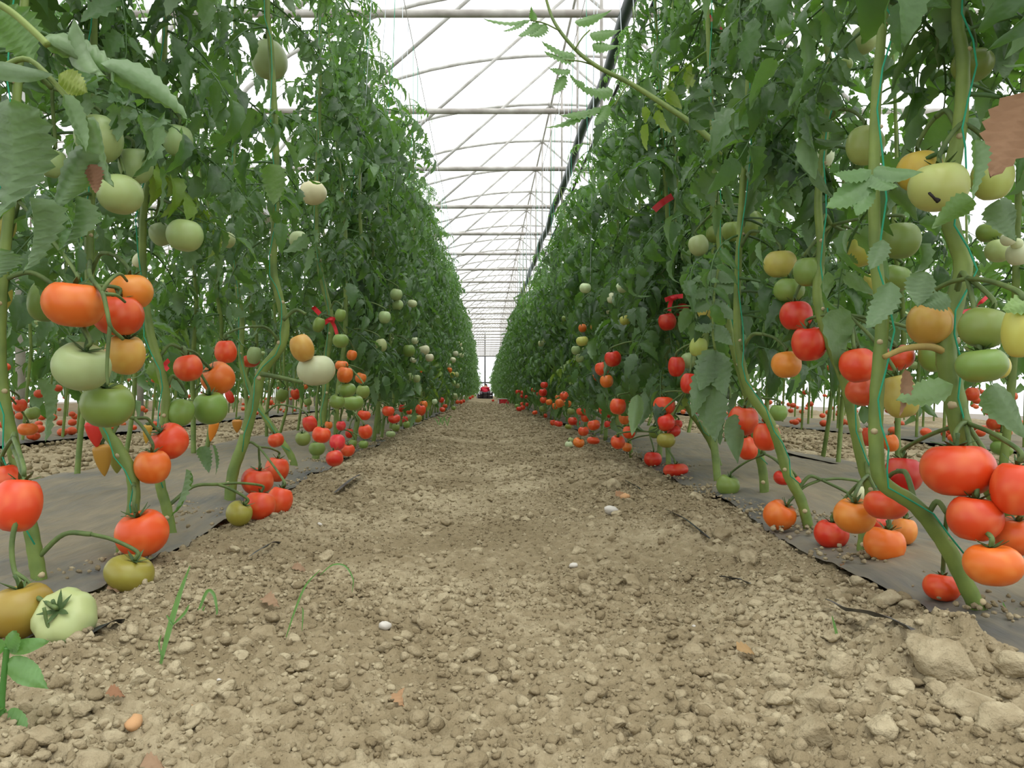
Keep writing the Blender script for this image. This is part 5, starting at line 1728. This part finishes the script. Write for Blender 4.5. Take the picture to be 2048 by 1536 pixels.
# crouching, back to the lens, leaning into the row: pelvis low, knees up in front
bv = [(0, 0, .20), (0, .05, .34), (0, .13, .47), (.01, .20, .58), (.02, .26, .62), (.04, .33, .66),     # 0-5 pelvis .. head
      (-.16, .16, .54), (-.21, .22, .36), (-.20, .36, .22), (-.18, .42, .17),                         # 6-9 left arm
      (.16, .16, .54), (.22, .24, .37), (.20, .40, .24), (.19, .46, .19),                             # 10-13 right arm
      (-.12, .02, .19), (-.22, .34, .38), (-.19, .10, .08), (-.20, .24, .03),                         # 14-17 left leg
      (.12, .02, .19), (.22, .34, .38), (.19, .10, .08), (.20, .24, .03)]                             # 18-21 right leg
be = [(0, 1), (1, 2), (2, 3), (3, 4), (4, 5), (3, 6), (6, 7), (7, 8), (8, 9), (3, 10), (10, 11), (11, 12), (12, 13), (0, 14), (14, 15), (15, 16), (16, 17), (0, 18), (18, 19), (19, 20), (20, 21)]
br = [.13, .12, .13, .10, .05, .085, .055, .042, .034, .032, .055, .042, .034, .032, .085, .065, .05, .04, .085, .065, .05, .04]
skin_body('body', bv, be, br, M_SKIN, pr)
skin_body('shirt', [bv[i] for i in (0, 1, 2, 3, 6, 7, 10, 11)], [(0, 1), (1, 2), (2, 3), (3, 4), (4, 5), (3, 6), (6, 7)], [.145, .145, .16, .13, .075, .058, .075, .058], M_SHIRT, pr)
skin_body('trousers', [(0, 0, .17)] + [bv[i] for i in (14, 15, 16, 18, 19, 20)], [(0, 1), (1, 2), (2, 3), (0, 4), (4, 5), (5, 6)], [.155, .105, .08, .062, .105, .08, .062], M_TROUSER, pr)
skin_body('hair', [(.035, .29, .655), (.04, .325, .695), (.045, .37, .70)], [(0, 1), (1, 2)], [.075, .088, .07], M_HAIR, pr)
for s in (-1, 1):
    skin_body('shoe', [(s * .195, .07, .04), (s * .20, .16, .04), (s * .20, .27, .035)], [(0, 1), (1, 2)], [.042, .045, .038], M_SHOE, pr)
for s in (-1, 1):
    c = Vector(bv[9 if s < 0 else 13])
    hv, he, hr = [tuple(c), tuple(c + Vector((0, .05, -.015)))], [(0, 1)], [.03, .034]
    for q in range(4):
        b0 = c + Vector(((q - 1.5) * .018, .06, -.018)); i0 = len(hv)
        hv += [tuple(b0), tuple(b0 + Vector((0, .03, -.012))), tuple(b0 + Vector((0, .05 - .006 * abs(q - 1.3), -.03)))]
        he += [(1, i0), (i0, i0 + 1), (i0 + 1, i0 + 2)]; hr += [.011, .009, .008]
    i0 = len(hv)
    hv += [tuple(c + Vector((-s * .035, .03, -.01))), tuple(c + Vector((-s * .05, .06, -.02)))]
    he += [(0, i0), (i0, i0 + 1)]; hr += [.012, .009]
    skin_body('hand', hv, he, hr, M_SKIN, pr)

print('tomatoes', len(TOMATOES), 'plants', len(PLANTS), 'leaves', n_leaf, 'objects', len(bpy.data.objects))
